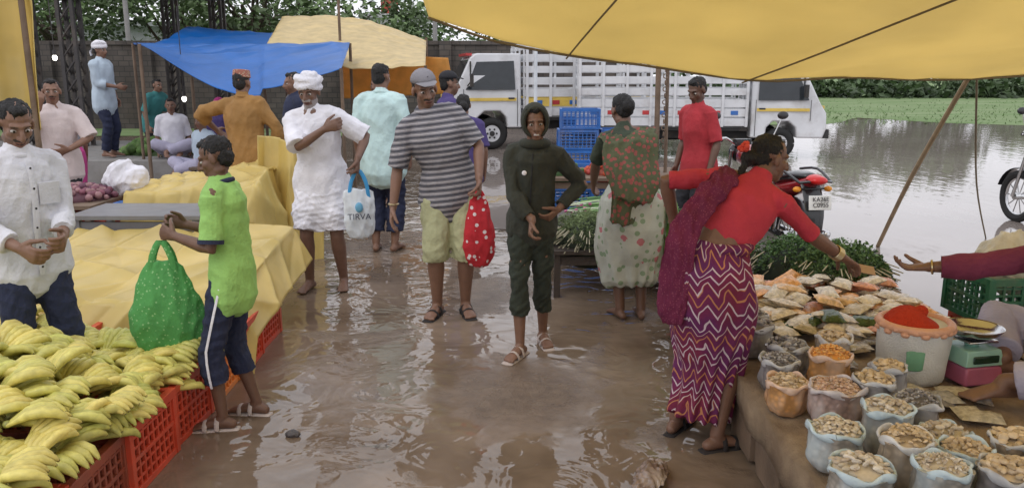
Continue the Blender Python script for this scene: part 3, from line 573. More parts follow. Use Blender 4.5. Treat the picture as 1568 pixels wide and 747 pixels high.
out('white_building',b,[M('limewash',(.62,.64,.68),rough=.9,dirt=.2),M('window_dark',(.03,.04,.05),rough=.1)])
b=B();b.box((-5.9,44,2.2),(3,3,4.4));b.box((-5.9,44,4.5),(3.3,3.3,.2));b.cyl((-6.4,43.6,4.6),(-6.4,43.6,5.5),.45,n=16,mi=2);b.cyl((-5.2,43.6,4.6),(-5.2,43.6,5.3),.1,n=10)
for k in range(2): b.box((-6.6+k*1.4,42.46,3.4),(.7,.06,.8),1)
out('distant_house',b,[M('pale_plaster',(.55,.55,.56)),M('window_dark2',(.04,.04,.05)),M('red_tank',(.4,.06,.04))])
for x,y,h in ((-12.5,27,6),(-2.6,28,5.2)):
    b=B();b.cyl((0,0,0),(0,0,h),.09,n=10,r2=.07);b.box((0,0,h-.5),(1.3,.08,.1));b.box((0,0,h-.9),(.9,.08,.08))
    for k in (-.55,-.2,.2,.55): b.cyl((k,0,h-.44),(k,0,h-.3),.03,n=8)
    out('utility_pole',b,M('pole_concrete',(.3,.29,.28),rough=.9),loc=(x,y,0))
N=3500;C=np.stack([r.uniform(-6.5,-3.2,N),r.uniform(8.3,11.6,N),r.uniform(0,.05,N)],1);leaves('weeds',C,.04,np.array((.12,.16,.07))*r.uniform(.5,1.3,(N,1)),LEAF,up=1.2,asp=.2)
# ---------------- canopies ----------------
def canopy(u,v):
    xs=-.42+u*4.85;zf=np.interp(u,[0,.06,.15,.25,.4,.6,.8,1],[1.99,1.91,1.84,1.76,1.69,1.7,1.71,1.68])-.025*abs(math.sin(u*math.pi*4))
    yf=np.interp(u,[0,.06,.25,1],[4.2,4.5,4.85,5.1]);y=yf*(1-v)+(-.6)*v;z=zf+1.05*(1-(1-v)**1.4)*.95-.05*math.sin(u*math.pi)*math.sin(v*math.pi)
    return (xs-.1*v*(1-u),y,z)
cp=E('yellow_tarp_canopy');sheet('tarp_sheet',canopy,130,120,TARP,.022,2.6,3,cp,.003)
b=B()
for u0,v0,u1,v1 in ((.15,.0,.3,.9),(.37,0,.62,.9)):
    P=[V(canopy(u0+(u1-u0)*t,v0+(v1-v0)*t))-V((0,0,.025)) for t in np.linspace(0,1,14)];b.tube(P,.005,n=6)
P=[V(canopy(t,0))-V((0,0,.006)) for t in np.linspace(0,1,30)];b.tube(P,.007,n=6)
out('ropes',b,ROPE,cp)
b=B();b.cyl((4.4,4.95,0),(4.42,5.05,1.72),.025);b.cyl((-.4,.2,0),(-.5,-.5,2.9),.03);b.cyl((4.4,-.5,0),(4.42,-.55,2.8),.03);out('poles',b,BAMB,cp)
b=B();b.tube([(3.68,7.9,0),(3.2,6.4,.9),(2.82,5.02,1.74)],[.02,.018,.016],n=8,sub=4);out('bamboo_prop',b,BAMB)
b=B();b.tube([(2.86,5.05,1.7),(3.9,6.7,.8),(5.0,8.3,0)],.007,n=6,sub=5);out('guy_rope',b,ROPE)
def bt(u,v):
    p=quad((-4.55,10.1,2.05),(-2.1,10.1,1.75),(-2.35,12,2.12),(-5.5,12,2.12))(u,v);p.z-=.42*math.sin(u*math.pi)**1.2*(1-v)**1.2*(1.1 if u<.6 else .9);return p
cb=E('blue_tarp_canopy');sheet('tarp_sheet',bt,70,60,BTARP,.04,4,5,cb,st=(.6,1,1));b=B()
for a,c in (((-4.55,10.1,0),(-4.55,10.1,2.05)),((-2.1,10.1,0),(-2.1,10.1,1.76)),((-2.35,12,0),(-2.35,12,2.12)),((-5.5,12,0),(-5.5,12,2.12))): b.cyl(a,c,.022)
out('poles',b,WOOD,cb)
cb=E('blue_tarp_canopy');sheet('tarp_sheet',quad((-5.5,12.6,2.1),(-3.3,12.6,2.1),(-3.9,14.6,2.35),(-5.7,14.6,2.5)),30,20,BTARP,.04,4,6,cb);b=B();b.cyl((-5.7,14.6,0),(-5.7,14.6,2.5),.03);b.cyl((-3.3,12.6,0),(-3.3,12.6,2.1),.03);out('poles',b,WOOD,cb)
def yt(u,v):
    p=quad((-3.6,11.9,2.0),(-1.2,11.4,1.8),(-1.5,14.5,2.25),(-4.0,14.5,2.65))(u,v);p.z+=.18*math.sin(u*math.pi)*(v)-.12*math.sin(u*math.pi)*(1-v);return p
cb=E('pale_yellow_tarp_canopy');sheet('tarp_sheet',yt,60,50,M('faded_tarp',(.72,.57,.28),rough=.45,transl=.3,bump=.1),.04,4,7,cb);sheet('tarp_flap',quad((-3.0,14.4,1.25),(-1.0,14.2,1.35),(-1.1,14.2,1.95),(-3.0,14.4,2.05)),30,20,TARPO,.05,6,8,cb)
b=B()
for p in ((-3.6,11.9,2.0),(-1.2,11.4,1.8),(-1.5,14.5,2.3),(-4,14.5,2.65),(-2.7,13,2.9)): b.cyl((p[0],p[1],0),p,.022)
out('poles',b,WOOD,cb)
cb=E('yellow_tarp_curtain');sheet('tarp_sheet',lambda u,v:V((-3.75+u*.8,5.0+.12*math.sin(u*9),1.42+v*1.1+.06*math.sin(u*5))),50,40,TARP2,.04,8,9,cb,st=(2,1,.2));b=B();b.cyl((-2.97,5.06,0),(-2.97,5.06,2.5),.018);b.cyl((-3.75,5.1,0),(-3.75,5.1,2.5),.018);out('poles',b,WOOD,cb)
def m1(u,v):
    x=-3.25+u*1.8;y=4.4+v*1.5;z=.39+.2*v+.02*math.sin(u*7+v*3)
    if u>.9: z-=(u-.9)*2.4;x-=(u-.9)*.5
    if v<.08: z-=.2*(1-v/.08)
    return V((x,y,z))
sheet('crumpled_yellow_tarp',m1,170,150,TARP2,.055,7,11)
def m2(u,v):
    x=-3.3+u*1.3;y=6.6+v*1.3;z=.7+.22*math.sin(v*math.pi*.8)*(.2+.8*u)
    if v<.12: z-=.35*(1-v/.12)
    if u>.86: z-=(u-.86)*6
    return V((x,y,max(z,.04)))
sheet('crumpled_yellow_tarp',m2,130,120,TARP2,.06,7,13)
sheet('hanging_yellow_tarp',lambda u,v:V((-2.32+u*.55,7.25+.1*math.sin(u*8)+.15*v,.05+v*1.1-.1*u)),70,70,TARP2,.04,9,15,st=(1.8,1,.35))
# ---------------- crates ----------------
def crate(b,c,d,mi=0,yaw=0):
    Rz=Matrix.Rotation(rad(yaw),3,'Z');c=V(c);w,l,h=d
    def bx(p,s): b.box(c+Rz@V(p),s,mi,Rz)
    for z,t in ((h-.02,.04),(.015,.03),(h*.5,.018)):
        for g in (-1,1): bx((g*w/2,0,z),(.022+(.012 if t>.03 else 0),l,t));bx((0,g*l/2,z),(w-.024,.02+(.012 if t>.03 else 0),t))
    for z in (h*.2,h*.35,h*.65,h*.8):
        for g in (-1,1): bx((g*w/2,0,z),(.01,l-.02,.012));bx((0,g*l/2,z),(w-.02,.01,.012))
    n=9
    for k in range(n):
        q=-.5+(k+.5)/n
        for g in (-1,1): bx((g*w/2,q*l,h/2),(.014,.014,h-.05));bx((q*w,g*l/2,h/2),(.014,.014,h-.05))
    for i in (-1,1):
        for j in (-1,1): bx((i*w/2,j*l/2,h/2),(.032,.032,h-.004))
    bx((0,0,.012),(w-.03,l-.03,.01))
ys=[2.35,2.79,3.23,3.67,4.11,4.55,4.99]
for k,y in enumerate(ys):
    b=B();crate(b,(-1.74+R0.uniform(-.015,.015),y,0),(.34,.42,.3 if k%2 else .31),0,R0.uniform(-3,3));out('plastic_crate',b,[CRED,CDRK,CRED,CRED,CORG,CRED,CRED][k],bev=.002)
for k in range(3):
    for j,y in enumerate(ys[:6]):
        if (k+j)%2: continue
        b=B();crate(b,(-2.15-k*.42,y,0),(.36,.42,.3));out('plastic_crate',b,CRED if j%2 else CDRK)
for x,y,z,m,yaw in ((-3.15,6.25,0,CGRN,3),(-2.7,6.3,0,CGRN,-4),(-3.6,6.7,0,CRED,5),(-3.62,6.7,.31,CRED,2),(-3.9,7.6,0,CBLU,0),(2.95,4.62,.29,CGRN,4),(3.0,4.62,0,CRED,0),(3.5,4.7,0,CRED,2),(3.5,4.7,.29,CGRN,2)):
    b=B();crate(b,(x,y,z),(.5,.4,.28),0,yaw);out('plastic_crate',b,m)
for x,y,z in ((.95,12,0),(.95,12,.3),(.97,12,.6),(1.0,12,.9),(1.6,12.1,0),(1.6,12.1,.3),(1.6,12.1,.6),(.75,10.3,0),(.75,10.3,.3),(1.3,10.4,0),(1.3,10.4,.3)):
    b=B();crate(b,(x,y,z),(.56,.4,.29),0,R0.uniform(-4,4));out('blue_plastic_crate',b,CBLU)
# ---------------- bananas ----------------
def bunch(b,p,yaw,pit,roll,n,g):
    Mt=Matrix.Translation(p)@Matrix.Rotation(yaw,4,'Z')@Matrix.Rotation(pit,4,'X')@Matrix.Rotation(roll,4,'Y')
    for i in range(n):
        q=(i-(n-1)/2);la=q*.03;k=R0.uniform(.85,1.02);gg=min(1,max(0,g+R0.uniform(-.15,.15)));v=R0.uniform(.85,1.05)
        col=((.72*(1-gg)+.45*gg)*v,(.6*(1-gg)+.52*gg)*v,(.17*(1-gg)+.12*gg)*v);a=R0.uniform(-.004,.004)
        P=[(la*.3,0,0),(la*.5,.025*k,.014),(la*.8,.065*k,.036+a),(la,.11*k,.044+a),(la*1.02,.15*k,.036),(la*.98,.175*k,.018),(la*.97,.184*k,.006)]
        b.tube(P,[.0065,.009,.017,.0195,.0175,.0105,.0055],n=7,col=col,mat=Mt);b.ell(P[-1],.006,mat=Mt,n=5,col=(.06,.05,.025))
    b.ell((0,-.004,0),(.026,.016,.014),mat=Mt,n=8,col=(.28,.28,.07))
b=B()
def bh(x,y): return .36+.2*math.exp(-((x+2.25)/.55)**2-((y-2.85)/.6)**2)+.07*math.sin(x*5+y*4)*.6+.05*max(0,-x-1.7)
for lay in range(3):
    for gx in range(13):
        for gy in range(15):
            x=-1.66-gx*.125+R0.uniform(-.04,.04);y=2.1+gy*.128+R0.uniform(-.04,.04)
            if lay==2 and R0.random()<.45: continue
            if lay==0 and R0.random()<.5: continue
            z=bh(x,y)-.085+.045*lay+R0.uniform(-.015,.015)
            bunch(b,(x,y,z),R0.uniform(-1.1,.9)-.9+(math.pi if R0.random()<.2 else 0),R0.uniform(-.22,.3),R0.uniform(-.35,.35),R0.randint(5,7),R0.uniform(.0,.65))
out('banana_pile',b,BAN,ang=180)
# ---------------- tables ----------------
def table(name,x0,x1,y0,y1,h,mat,leg=.05,th=.035):
    b=B();b.box(((x0+x1)/2,(y0+y1)/2,h-th/2),(x1-x0,y1-y0,th))
    for x in (x0+leg,x1-leg):
        for y in (y0+leg,y1-leg): b.box((x,y,(h-th)/2),(leg,leg,h-th))
    b.box(((x0+x1)/2,y0+leg,h-.09),(x1-x0-.12,.02,.07));return out(name,b,mat,bev=.004)
table('vendor_table',-3.35,-2.35,5.95,6.55,.66,M('grey_plank',(.2,.2,.21),rough=.5,dirt=.3))
table('vendor_table',-4.3,-3.4,6.4,7.4,.66,WOOD)
table('vendor_table',-4.2,-2.9,10.4,11.2,.5,WOOD)
def mound(name,c,rx,ry,h,n,sz,cols,mat=VC,asp=(1,1,1)):
    b=B();b.ell((c[0],c[1],c[2]),(rx*.92,ry*.92,h*.85),n=16,col=tuple(k*.5 for k in cols[0]))
    for k in range(n):
        a=R0.uniform(0,6.28);q=R0.random()**.5;z=h*math.sqrt(max(0,1-q*q));s=sz*R0.uniform(.75,1.25);cc=R0.choice(cols);v=R0.uniform(.8,1.2)
        b.ell((c[0]+rx*q*math.cos(a),c[1]+ry*q*math.sin(a),c[2]+z*.9),(s*asp[0],s*asp[1],s*asp[2]),n=8,col=tuple(x*v for x in cc),rot=Matrix.Rotation(R0.uniform(0,3),3,'Z')@Matrix.Rotation(R0.uniform(-.6,.6),3,'X'))
    return out(name,b,mat,ang=180)
mound('onion_pile',(-3.75,6.8,.66),.34,.3,.12,170,.028,[(.2,.07,.1),(.3,.16,.17),(.12,.04,.07)])
mound('vegetable_pile',(-5.6,12.9,.44),.6,.5,.25,160,.06,[(.08,.16,.03),(.12,.2,.05)]);mound('vegetable_pile',(-4.2,12.6,.44),.5,.4,.2,120,.05,[(.3,.1,.03),(.1,.18,.04)])
mound('tomato_pile',(-3.9,10.8,.5),.25,.3,.14,90,.03,[(.5,.06,.03),(.45,.12,.04)]);mound('green_chilli_pile',(-3.3,10.8,.5),.25,.3,.12,90,.03,[(.06,.16,.03),(.1,.22,.05)])
def sack(name,x,y,z,rx,ry,h,mat,sd=1):
    b=B();b.tube([(0,0,.04),(0,0,h*.35),(.02,0,h*.75),(.05,0,h)],[(rx*.9,ry*.9),(rx,ry),(rx*.75,ry*.7),(rx*.2,ry*.2)],side=(1,0,0),n=20,sub=3);b.ell((rx*.5,0,h*.5),(rx*.6,ry*.7,h*.35))
    return rem(name,b,.012,mat,it=2,disp=lambda co:wr(co,.026,16,sd)+wr(co,.01,45,sd),loc=(x,y,z))
sack('white_sack',-3.42,7.05,.7,.2,.16,.26,WHITE,3)
for i,(x,y,m) in enumerate(((-4.6,9.6,CBLU),(-4.1,9.4,LILAC),(-3.9,9.9,TEAL),(-4.9,10.2,PINKW),(-4.4,10.4,WHITE),(-3.3,9.5,GREY),(-5.4,11.5,GREY),(-3.2,10.0,CDRK),(-6.6,11.4,WHITE),(-2.9,11.5,TARP2),(-5.3,9.2,WHITE),(-4.7,8.8,WOOD))): sack('cloth_bundle',x,y,0,.26,.2,R0.uniform(.25,.4),m,i)
# ---------------- right stalls ----------------
def burl(nt,tc): return mix(nt,rng(nt,noi(nt,tc,3,5,.7),.4,.6),(.25,.175,.115),(.36,.27,.18))
BURL=M('burlap',None,cf=burl,rough=.95,bump=.7,bs=150)
b=B();b.box((1.78,3.25,.17),(1.4,3.9,.3));b.box((2.95,2.9,.17),(.9,2.6,.3))
for k in range(10): b.box((1.07,1.5+k*.39,.16),(.03,.3,.28))
out('stall_platform',b,WOOD,bev=.005)
def tt(u,v):
    x=1.0+u*1.5;y=1.1+v*4.2;z=.345+.008*math.sin(x*9+y*5)
    if u<.035: z-=(.035-u)/.035*.14+.02*math.sin(y*14);x=1.03
    return V((x,y,z))
sheet('burlap_cover',tt,60,130,BURL,.012,12,21,sol=.006)
sheet('burlap_cover',lambda u,v:V((2.5+u*1.0,1.6+v*2.7,.345+.01*math.sin(u*7+v*9))),30,60,BURL,.012,12,22,sol=.006)
def bagmat(n,c,c2=(.5,.58,.62)):
    def g(nt,tc):
        v=nt.nodes.new('ShaderNodeTexVoronoi');v.inputs['Scale'].default_value=42;nt.links.new(tc,v.inputs['Vector'])
        cc=mix(nt,rng(nt,v.outputs['Distance'],.1,.6),c,tuple(k*.55 for k in c));return mix(nt,rng(nt,noi(nt,mapv(nt,tc,(1,1,.4)),7,3,.6),.42,.64,.12,.7),cc,c2)
    return M(n,None,cf=g,rough=.16,var=.08,bump=.4,bs=12)
PB=[bagmat('bag_beige',(.5,.38,.25),(.58,.55,.52)),bagmat('bag_orange',(.7,.33,.08),(.7,.52,.4)),bagmat('bag_grey',(.27,.24,.23),(.45,.46,.48)),bagmat('bag_blue',(.46,.4,.33),(.5,.6,.65)),bagmat('bag_pink',(.47,.31,.26),(.62,.57,.57))]
RIM=[M('rim_clear',(.62,.62,.62),rough=.15,var=.2,vs=14,bump=.3,bs=20),M('rim_orange',(.72,.52,.4),rough=.15,var=.2,vs=14,bump=.3,bs=20),M('rim_grey',(.5,.51,.53),rough=.15,var=.25,vs=14,bump=.3,bs=20),M('rim_blue',(.52,.64,.7),rough=.15,var=.18,vs=14,bump=.3,bs=20),M('rim_pink',(.62,.57,.58),rough=.15,var=.2,vs=14,bump=.3,bs=20)]
CC=[[(.58,.45,.29),(.66,.53,.37),(.48,.36,.22)],[(.78,.38,.09),(.82,.5,.18)],[(.2,.18,.17),(.34,.31,.3),(.44,.42,.4)],[(.62,.54,.42),(.5,.41,.31),(.68,.62,.53)],[(.62,.45,.33),(.52,.33,.23)]]
def snack(x,y,kk,r_=.085,h=.19,ls=.019,ck=None):
    b=B();n=36;P=[];rs=[]
    for z,q in ((0,.8),(.03,1.0),(h*.45,1.04),(h*.8,.97),(h,1.03)): P.append((0,0,z));rs.append(r_*q)
    b.tube(P,rs,n=n,sub=4,mi=0,rnd=False);vv=np.array(b.v);a=np.arctan2(vv[:,1],vv[:,0]);q=1+.06*np.sin(a*3+x*9+vv[:,2]*20)+.04*np.sin(a*8+y*7-vv[:,2]*30)+.015*np.sin(a*17+vv[:,2]*60);vv[:,0]*=q;vv[:,1]*=q;b.v=[tuple(k) for k in vv]
    m=48;P=[];rr_=[]
    for k in range(m+1):
        t=k/m*6.28318;q=1.01+.06*math.sin(t*3+x*5)+.04*math.sin(t*8+y*3);P.append((r_*q*math.cos(t),r_*q*math.sin(t),h+.009*math.sin(t*4+y*5)));rr_.append((.012+.005*math.sin(t*5+x*8),.006+.002*math.sin(t*11)))
    b.tube(P,rr_,side=(0,0,1),n=8,mi=2,rnd=False)
    cs=CC[kk if ck is None else ck];b.ell((0,0,h-.005),(r_*.95,r_*.95,.02),1,col=cs[0],n=16)
    as_=R0.choice([.35,.6,1]);mh=R0.uniform(.02,.04)
    for k in range(int(55*(r_/.085)**2*(.017/ls)**1.5)):
        t=R0.uniform(0,6.28);w=R0.random()**.5*r_*.88;c=R0.choice(cs);v=R0.uniform(.75,1.2);b.ell((w*math.cos(t),w*math.sin(t),h+mh*(1-(w/r_)**2)+R0.uniform(-.004,.006)),(ls,ls*as_*R0.uniform(.7,1.1),ls*.5),1,n=7,col=tuple(q*v for q in c),rot=Matrix.Rotation(R0.uniform(0,3),3,'Z')@Matrix.Rotation(R0.uniform(-.7,.7),3,'X'))
    out('plastic_bag_of_snacks',b,[PB[kk],VC,RIM[kk]],ang=60,loc=(x,y,.355),rz=R0.uniform(0,360))
for x,y,kk,r_ in ((1.27,3.52,2,.09),(1.2,3.78,2,.085),(1.13,3.1,1,.085),(1.28,2.98,4,.1),(1.14,2.62,3,.09),(1.1,2.33,3,.095),(1.36,2.72,3,.085),(1.43,2.99,2,.075),(1.3,2.45,0,.08),(1.52,2.62,3,.085),(1.53,2.84,2,.08),(1.49,2.43,3,.08),(1.31,2.25,3,.08),(1.5,2.22,2,.085),
  (1.38,3.3,1,.085),(1.17,3.33,2,.08),(1.56,3.15,2,.07),(1.7,2.5,0,.08),(1.69,2.28,0,.085),(1.12,2.06,0,.09),(1.34,2.03,3,.09),(1.25,4.02,2,.08),(1.47,3.5,0,.075),(1.9,2.35,4,.085),(1.2,4.25,4,.09)): snack(x,y,kk,r_,R0.uniform(.12,.2),R0.choice([.009,.013,.018]),ck=R0.choice([kk,kk,0]))
def packet(b,c,l,w,h,col,rot,mi=0):
    n=10;m=6;vs=[];fs=[]
    for s_ in (1,-1):
        for j in range(m+1):
            for i in range(n+1):
                u=i/n*2-1;v=j/m*2-1;z=h*(1-u**4)*(1-v**4)**.7*s_*(1+.12*math.sin(i*2.1+j*1.7));vs.append(rot@V((u*l,v*w*(1-.08*(1-abs(u))),z))+V(c))
    k=(n+1)*(m+1)
    for s_ in (0,1):
        for j in range(m):
            for i in range(n):
                q=(j*(n+1)+i+s_*k,j*(n+1)+i+1+s_*k,(j+1)*(n+1)+i+1+s_*k,(j+1)*(n+1)+i+s_*k);fs.append(q if s_==0 else q[::-1])
    b.add(vs,fs,mi,col)
PK=M('packet_plastic',None,rough=.18,var=.3,vs=40,bump=.5,bs=40);b=B()
for k in range(150):
    x=R0.uniform(1.2,2.25);y=R0.uniform(3.95,4.95)
    if x<1.35 and y<4.4: continue
    z=.39+R0.uniform(0,.14)*(1-abs(y-4.5)*1.2);c=R0.choice([(.75,.38,.14),(.72,.62,.46),(.7,.64,.54),(.75,.5,.26),(.65,.6,.56),(.68,.32,.2),(.55,.46,.3)])
    packet(b,(x,y,z),R0.uniform(.06,.09),R0.uniform(.045,.06),.022,c,Matrix.Rotation(R0.uniform(0,3.14),3,'Z')@Matrix.Rotation(R0.uniform(-.35,.35),3,'X')@Matrix.Rotation(R0.uniform(-.3,.3),3,'Y'))
out('snack_packet_pile',b,PK,ang=180)
b=B()
for k in range(34):
    x=R0.uniform(1.55,2.0);y=R0.uniform(2.95,3.25) if k%2 else R0.uniform(3.6,3.95)
    if abs(x-1.83)<.17 and abs(y-3.46)<.2: continue
    packet(b,(x,y,.37+R0.uniform(0,.02)),R0.uniform(.05,.08),.045,.016,R0.choice([(.4,.38,.36),(.2,.19,.2),(.5,.45,.35),(.3,.25,.2)]),Matrix.Rotation(R0.uniform(0,3.14),3,'Z')@Matrix.Rotation(R0.uniform(-.2,.2),3,'X'))
out('snack_packet_pile',b,PK,ang=180)
b=B()
for k in range(5): packet(b,(1.5+k*.09,4.05+.03*(k%2),.4+.03*(k%3)),.09,.06,.03,(.05,.09,.03),Matrix.Rotation(k*.7,3,'Z'))
out('leaf_plate_stack',b,PK,ang=180)
# chilli sack
b=B();b.tube([(0,0,0),(0,0,.03),(0,0,.13),(0,0,.24),(0,0,.265)],[.12,.14,.15,.155,.15],n=32,sub=3,rnd=False)
vv=np.array(b.v);a=np.arctan2(vv[:,1],vv[:,0]);q=1+.025*np.sin(a*7+vv[:,2]*12);vv[:,0]*=q;vv[:,1]*=q;b.v=[tuple(k) for k in vv]
b.torus((0,0,.262),.148,.019,'z',32,10,mi=1)
for k in range(24):
    a=k/24*6.283;b.ell((.15*math.cos(a),.15*math.sin(a),.25+.01*math.sin(k*3)),(.022,.022,.016),1,n=8)
b.tube([(0,0,.23),(0,0,.265),(.01,0,.3),(.02,0,.315)],[.14,.13,.085,.03],n=20,sub=2,mi=2)
b.tube([(-.03,-.147,.09),(-.03,-.148,.17)],[(.035,.008),(.04,.006)],side=(1,0,0),n=12,mi=3)
out('sack_of_chilli_powder',b,[M('woven_sack',(.64,.64,.6),rough=.6,bump=.5,bs=120),M('sack_rim',(.68,.36,.22),rough=.4,bump=.4),M('chilli_powder',(.48,.035,.008),rough=1,bump=.9,bs=60),M('green_print',(.15,.34,.2))],ang=60,loc=(1.82,3.47,.352),rz=-10)
sce=E('weighing_scale',(2.08,3.46,.352),12);b=B();b.box((0,0,.045),(.2,.2,.085),0,tap=.92);out('pink_stand',b,M('pink_plastic',(.5,.14,.24),rough=.4),sce,bev=.01)
b=B();b.box((0,0,.125),(.2,.19,.07),0,tap=.86);b.box((0,-.094,.122),(.13,.01,.035),1);b.cyl((0,0,.16),(0,0,.19),.03,mi=0);b.box((0,0,.194),(.15,.15,.012),2);out('scale_body',b,[M('scale_green',(.35,.6,.5),rough=.35),M('lcd',(.02,.05,.03),rough=.1),STEEL],sce,bev=.006)
b=B();b.tube([(0,0,.205),(0,0,.22),(0,0,.25)],[.06,.1,.125],n=32,sub=4,rnd=False);b.f=b.f[:-1];b.m=b.m[:-1];out('steel_bowl',b,STEEL,sce,sol=.003)
sack('white_cloth_bundle',3.05,4.65,.56,.3,.2,.2,cl('cream_sack',(.6,.56,.45)),4)
def greens(name,c,rx,ry,h,n,size,col,stems=0,asp=.5):
    r=np.random.RandomState(n);a=r.uniform(0,6.28,n);q=r.uniform(0,1,n)**.5;z=h*np.sqrt(1-q*q*.95)*r.uniform(.75,1.06,n)+.03*np.sin(a*5)
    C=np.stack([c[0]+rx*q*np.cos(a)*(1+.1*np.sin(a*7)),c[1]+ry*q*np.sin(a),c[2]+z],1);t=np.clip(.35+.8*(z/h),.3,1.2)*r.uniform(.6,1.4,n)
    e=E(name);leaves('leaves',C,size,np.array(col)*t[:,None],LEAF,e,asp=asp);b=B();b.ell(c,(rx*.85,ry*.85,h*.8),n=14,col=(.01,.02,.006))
    for k in range(stems):
        a=R0.uniform(0,6.28);p=V((c[0]+rx*.8*math.cos(a),c[1]+ry*.8*math.sin(a),c[2]+R0.uniform(.02,h*.7)));b.tube([p,p+V((math.cos(a)*.08,-.1+R0.uniform(-.05,.05),-.02))],.004,n=5,col=(.42,.38,.26))
    out('stems',b,VC,e);return e
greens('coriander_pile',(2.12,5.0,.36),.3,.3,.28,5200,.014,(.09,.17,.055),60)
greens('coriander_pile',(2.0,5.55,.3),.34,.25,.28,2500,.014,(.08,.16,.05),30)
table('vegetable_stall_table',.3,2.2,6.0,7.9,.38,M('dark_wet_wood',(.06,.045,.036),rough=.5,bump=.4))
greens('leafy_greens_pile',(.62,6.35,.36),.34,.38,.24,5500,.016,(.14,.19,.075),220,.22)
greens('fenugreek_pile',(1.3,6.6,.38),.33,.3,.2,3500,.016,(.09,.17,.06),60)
b=B()
for k in range(90):
    x=R0.uniform(.5,1.1);y=R0.uniform(7.0,7.6);z=.42+R0.uniform(0,.12);a=R0.uniform(-.5,.5);d=V((math.cos(a)*.3,math.sin(a)*.3,.02))
    b.tube([(x,y,z),V((x,y,z))+d*.6,V((x,y,z))+d],[.009,.006,.004],n=5,col=R0.choice([(.55,.6,.45),(.25,.42,.16),(.12,.26,.08)]))
    if k%3==0: b.ell((x-.01,y,z),(.02,.014,.014),n=7,col=(.5,.14,.27))
out('spring_onion_pile',b,VC,ang=180)
table('vegetable_stall_table',.3,1.9,8.6,9.6,.6,WOOD);mound('green_vegetable_pile',(.5,9,.6),.3,.25,.15,120,.03,[(.05,.14,.02),(.1,.2,.05)]);mound('vegetable_pile',(1.1,9,.6),.28,.25,.14,120,.03,[(.5,.08,.03),(.35,.05,.04)])
b=B();b.tube([(-.06,-.12,.02),(0,0,.05),(.05,.14,.03)],[(.05,.02),(.075,.03),(.04,.02)],n=16,sub=3);rem('plastic_litter_bag',b,.008,bagmat('litter',(.26,.17,.13),(.45,.38,.34)),it=1,disp=lambda co:wr(co,.014,60,2),loc=(.6,3.15,0))
b=B();b.ell((0,0,.012),(.045,.03,.025),n=10);rem('stone',b,.008,M('stone_grey',(.08,.07,.07)),loc=(-1.06,3.6,0),disp=lambda co:wr(co,.006,60,2))
# ---------------- poles, lamps, cable ----------------
b=B();b.cyl((1.62,9,0),(1.6,9,2.2),.03);b.cyl((1.75,9.1,0),(1.72,9.1,2.1),.02)
for k in range(16): b.torus((1.68,8.97,.9+k*.07),.024,.006,'y' if k%2 else 'x',10,5)
out('wooden_mast',b,WOOD)
b=B();b.cyl((.3,10.4,0),(.3,10.4,2.05),.022);out('white_pipe_pole',b,WBAG)
BULB=M('bulb',(1,.95,.85),emit=6,bump=0,var=0)
for x,y,z in ((-6.1,11,1.9),(-4.42,11,1.36)):
    e=E('light_bulb',(x,y,z));b=B();b.ell((0,0,0),(.03,.03,.04));out('glass',b,BULB,e);b=B();b.cyl((0,0,.03),(0,0,.1),.022);b.cyl((0,0,.1),(0,0,1.2),.006,n=6);out('holder_and_cord',b,METAL,e)
b=B();P=[(-13+t*26,24,5.6-1.9*t-.8*math.sin(t*math.pi)) for t in np.linspace(0,1,20)];b.tube(P,.02,n=5);out('overhead_cable',b,METAL)
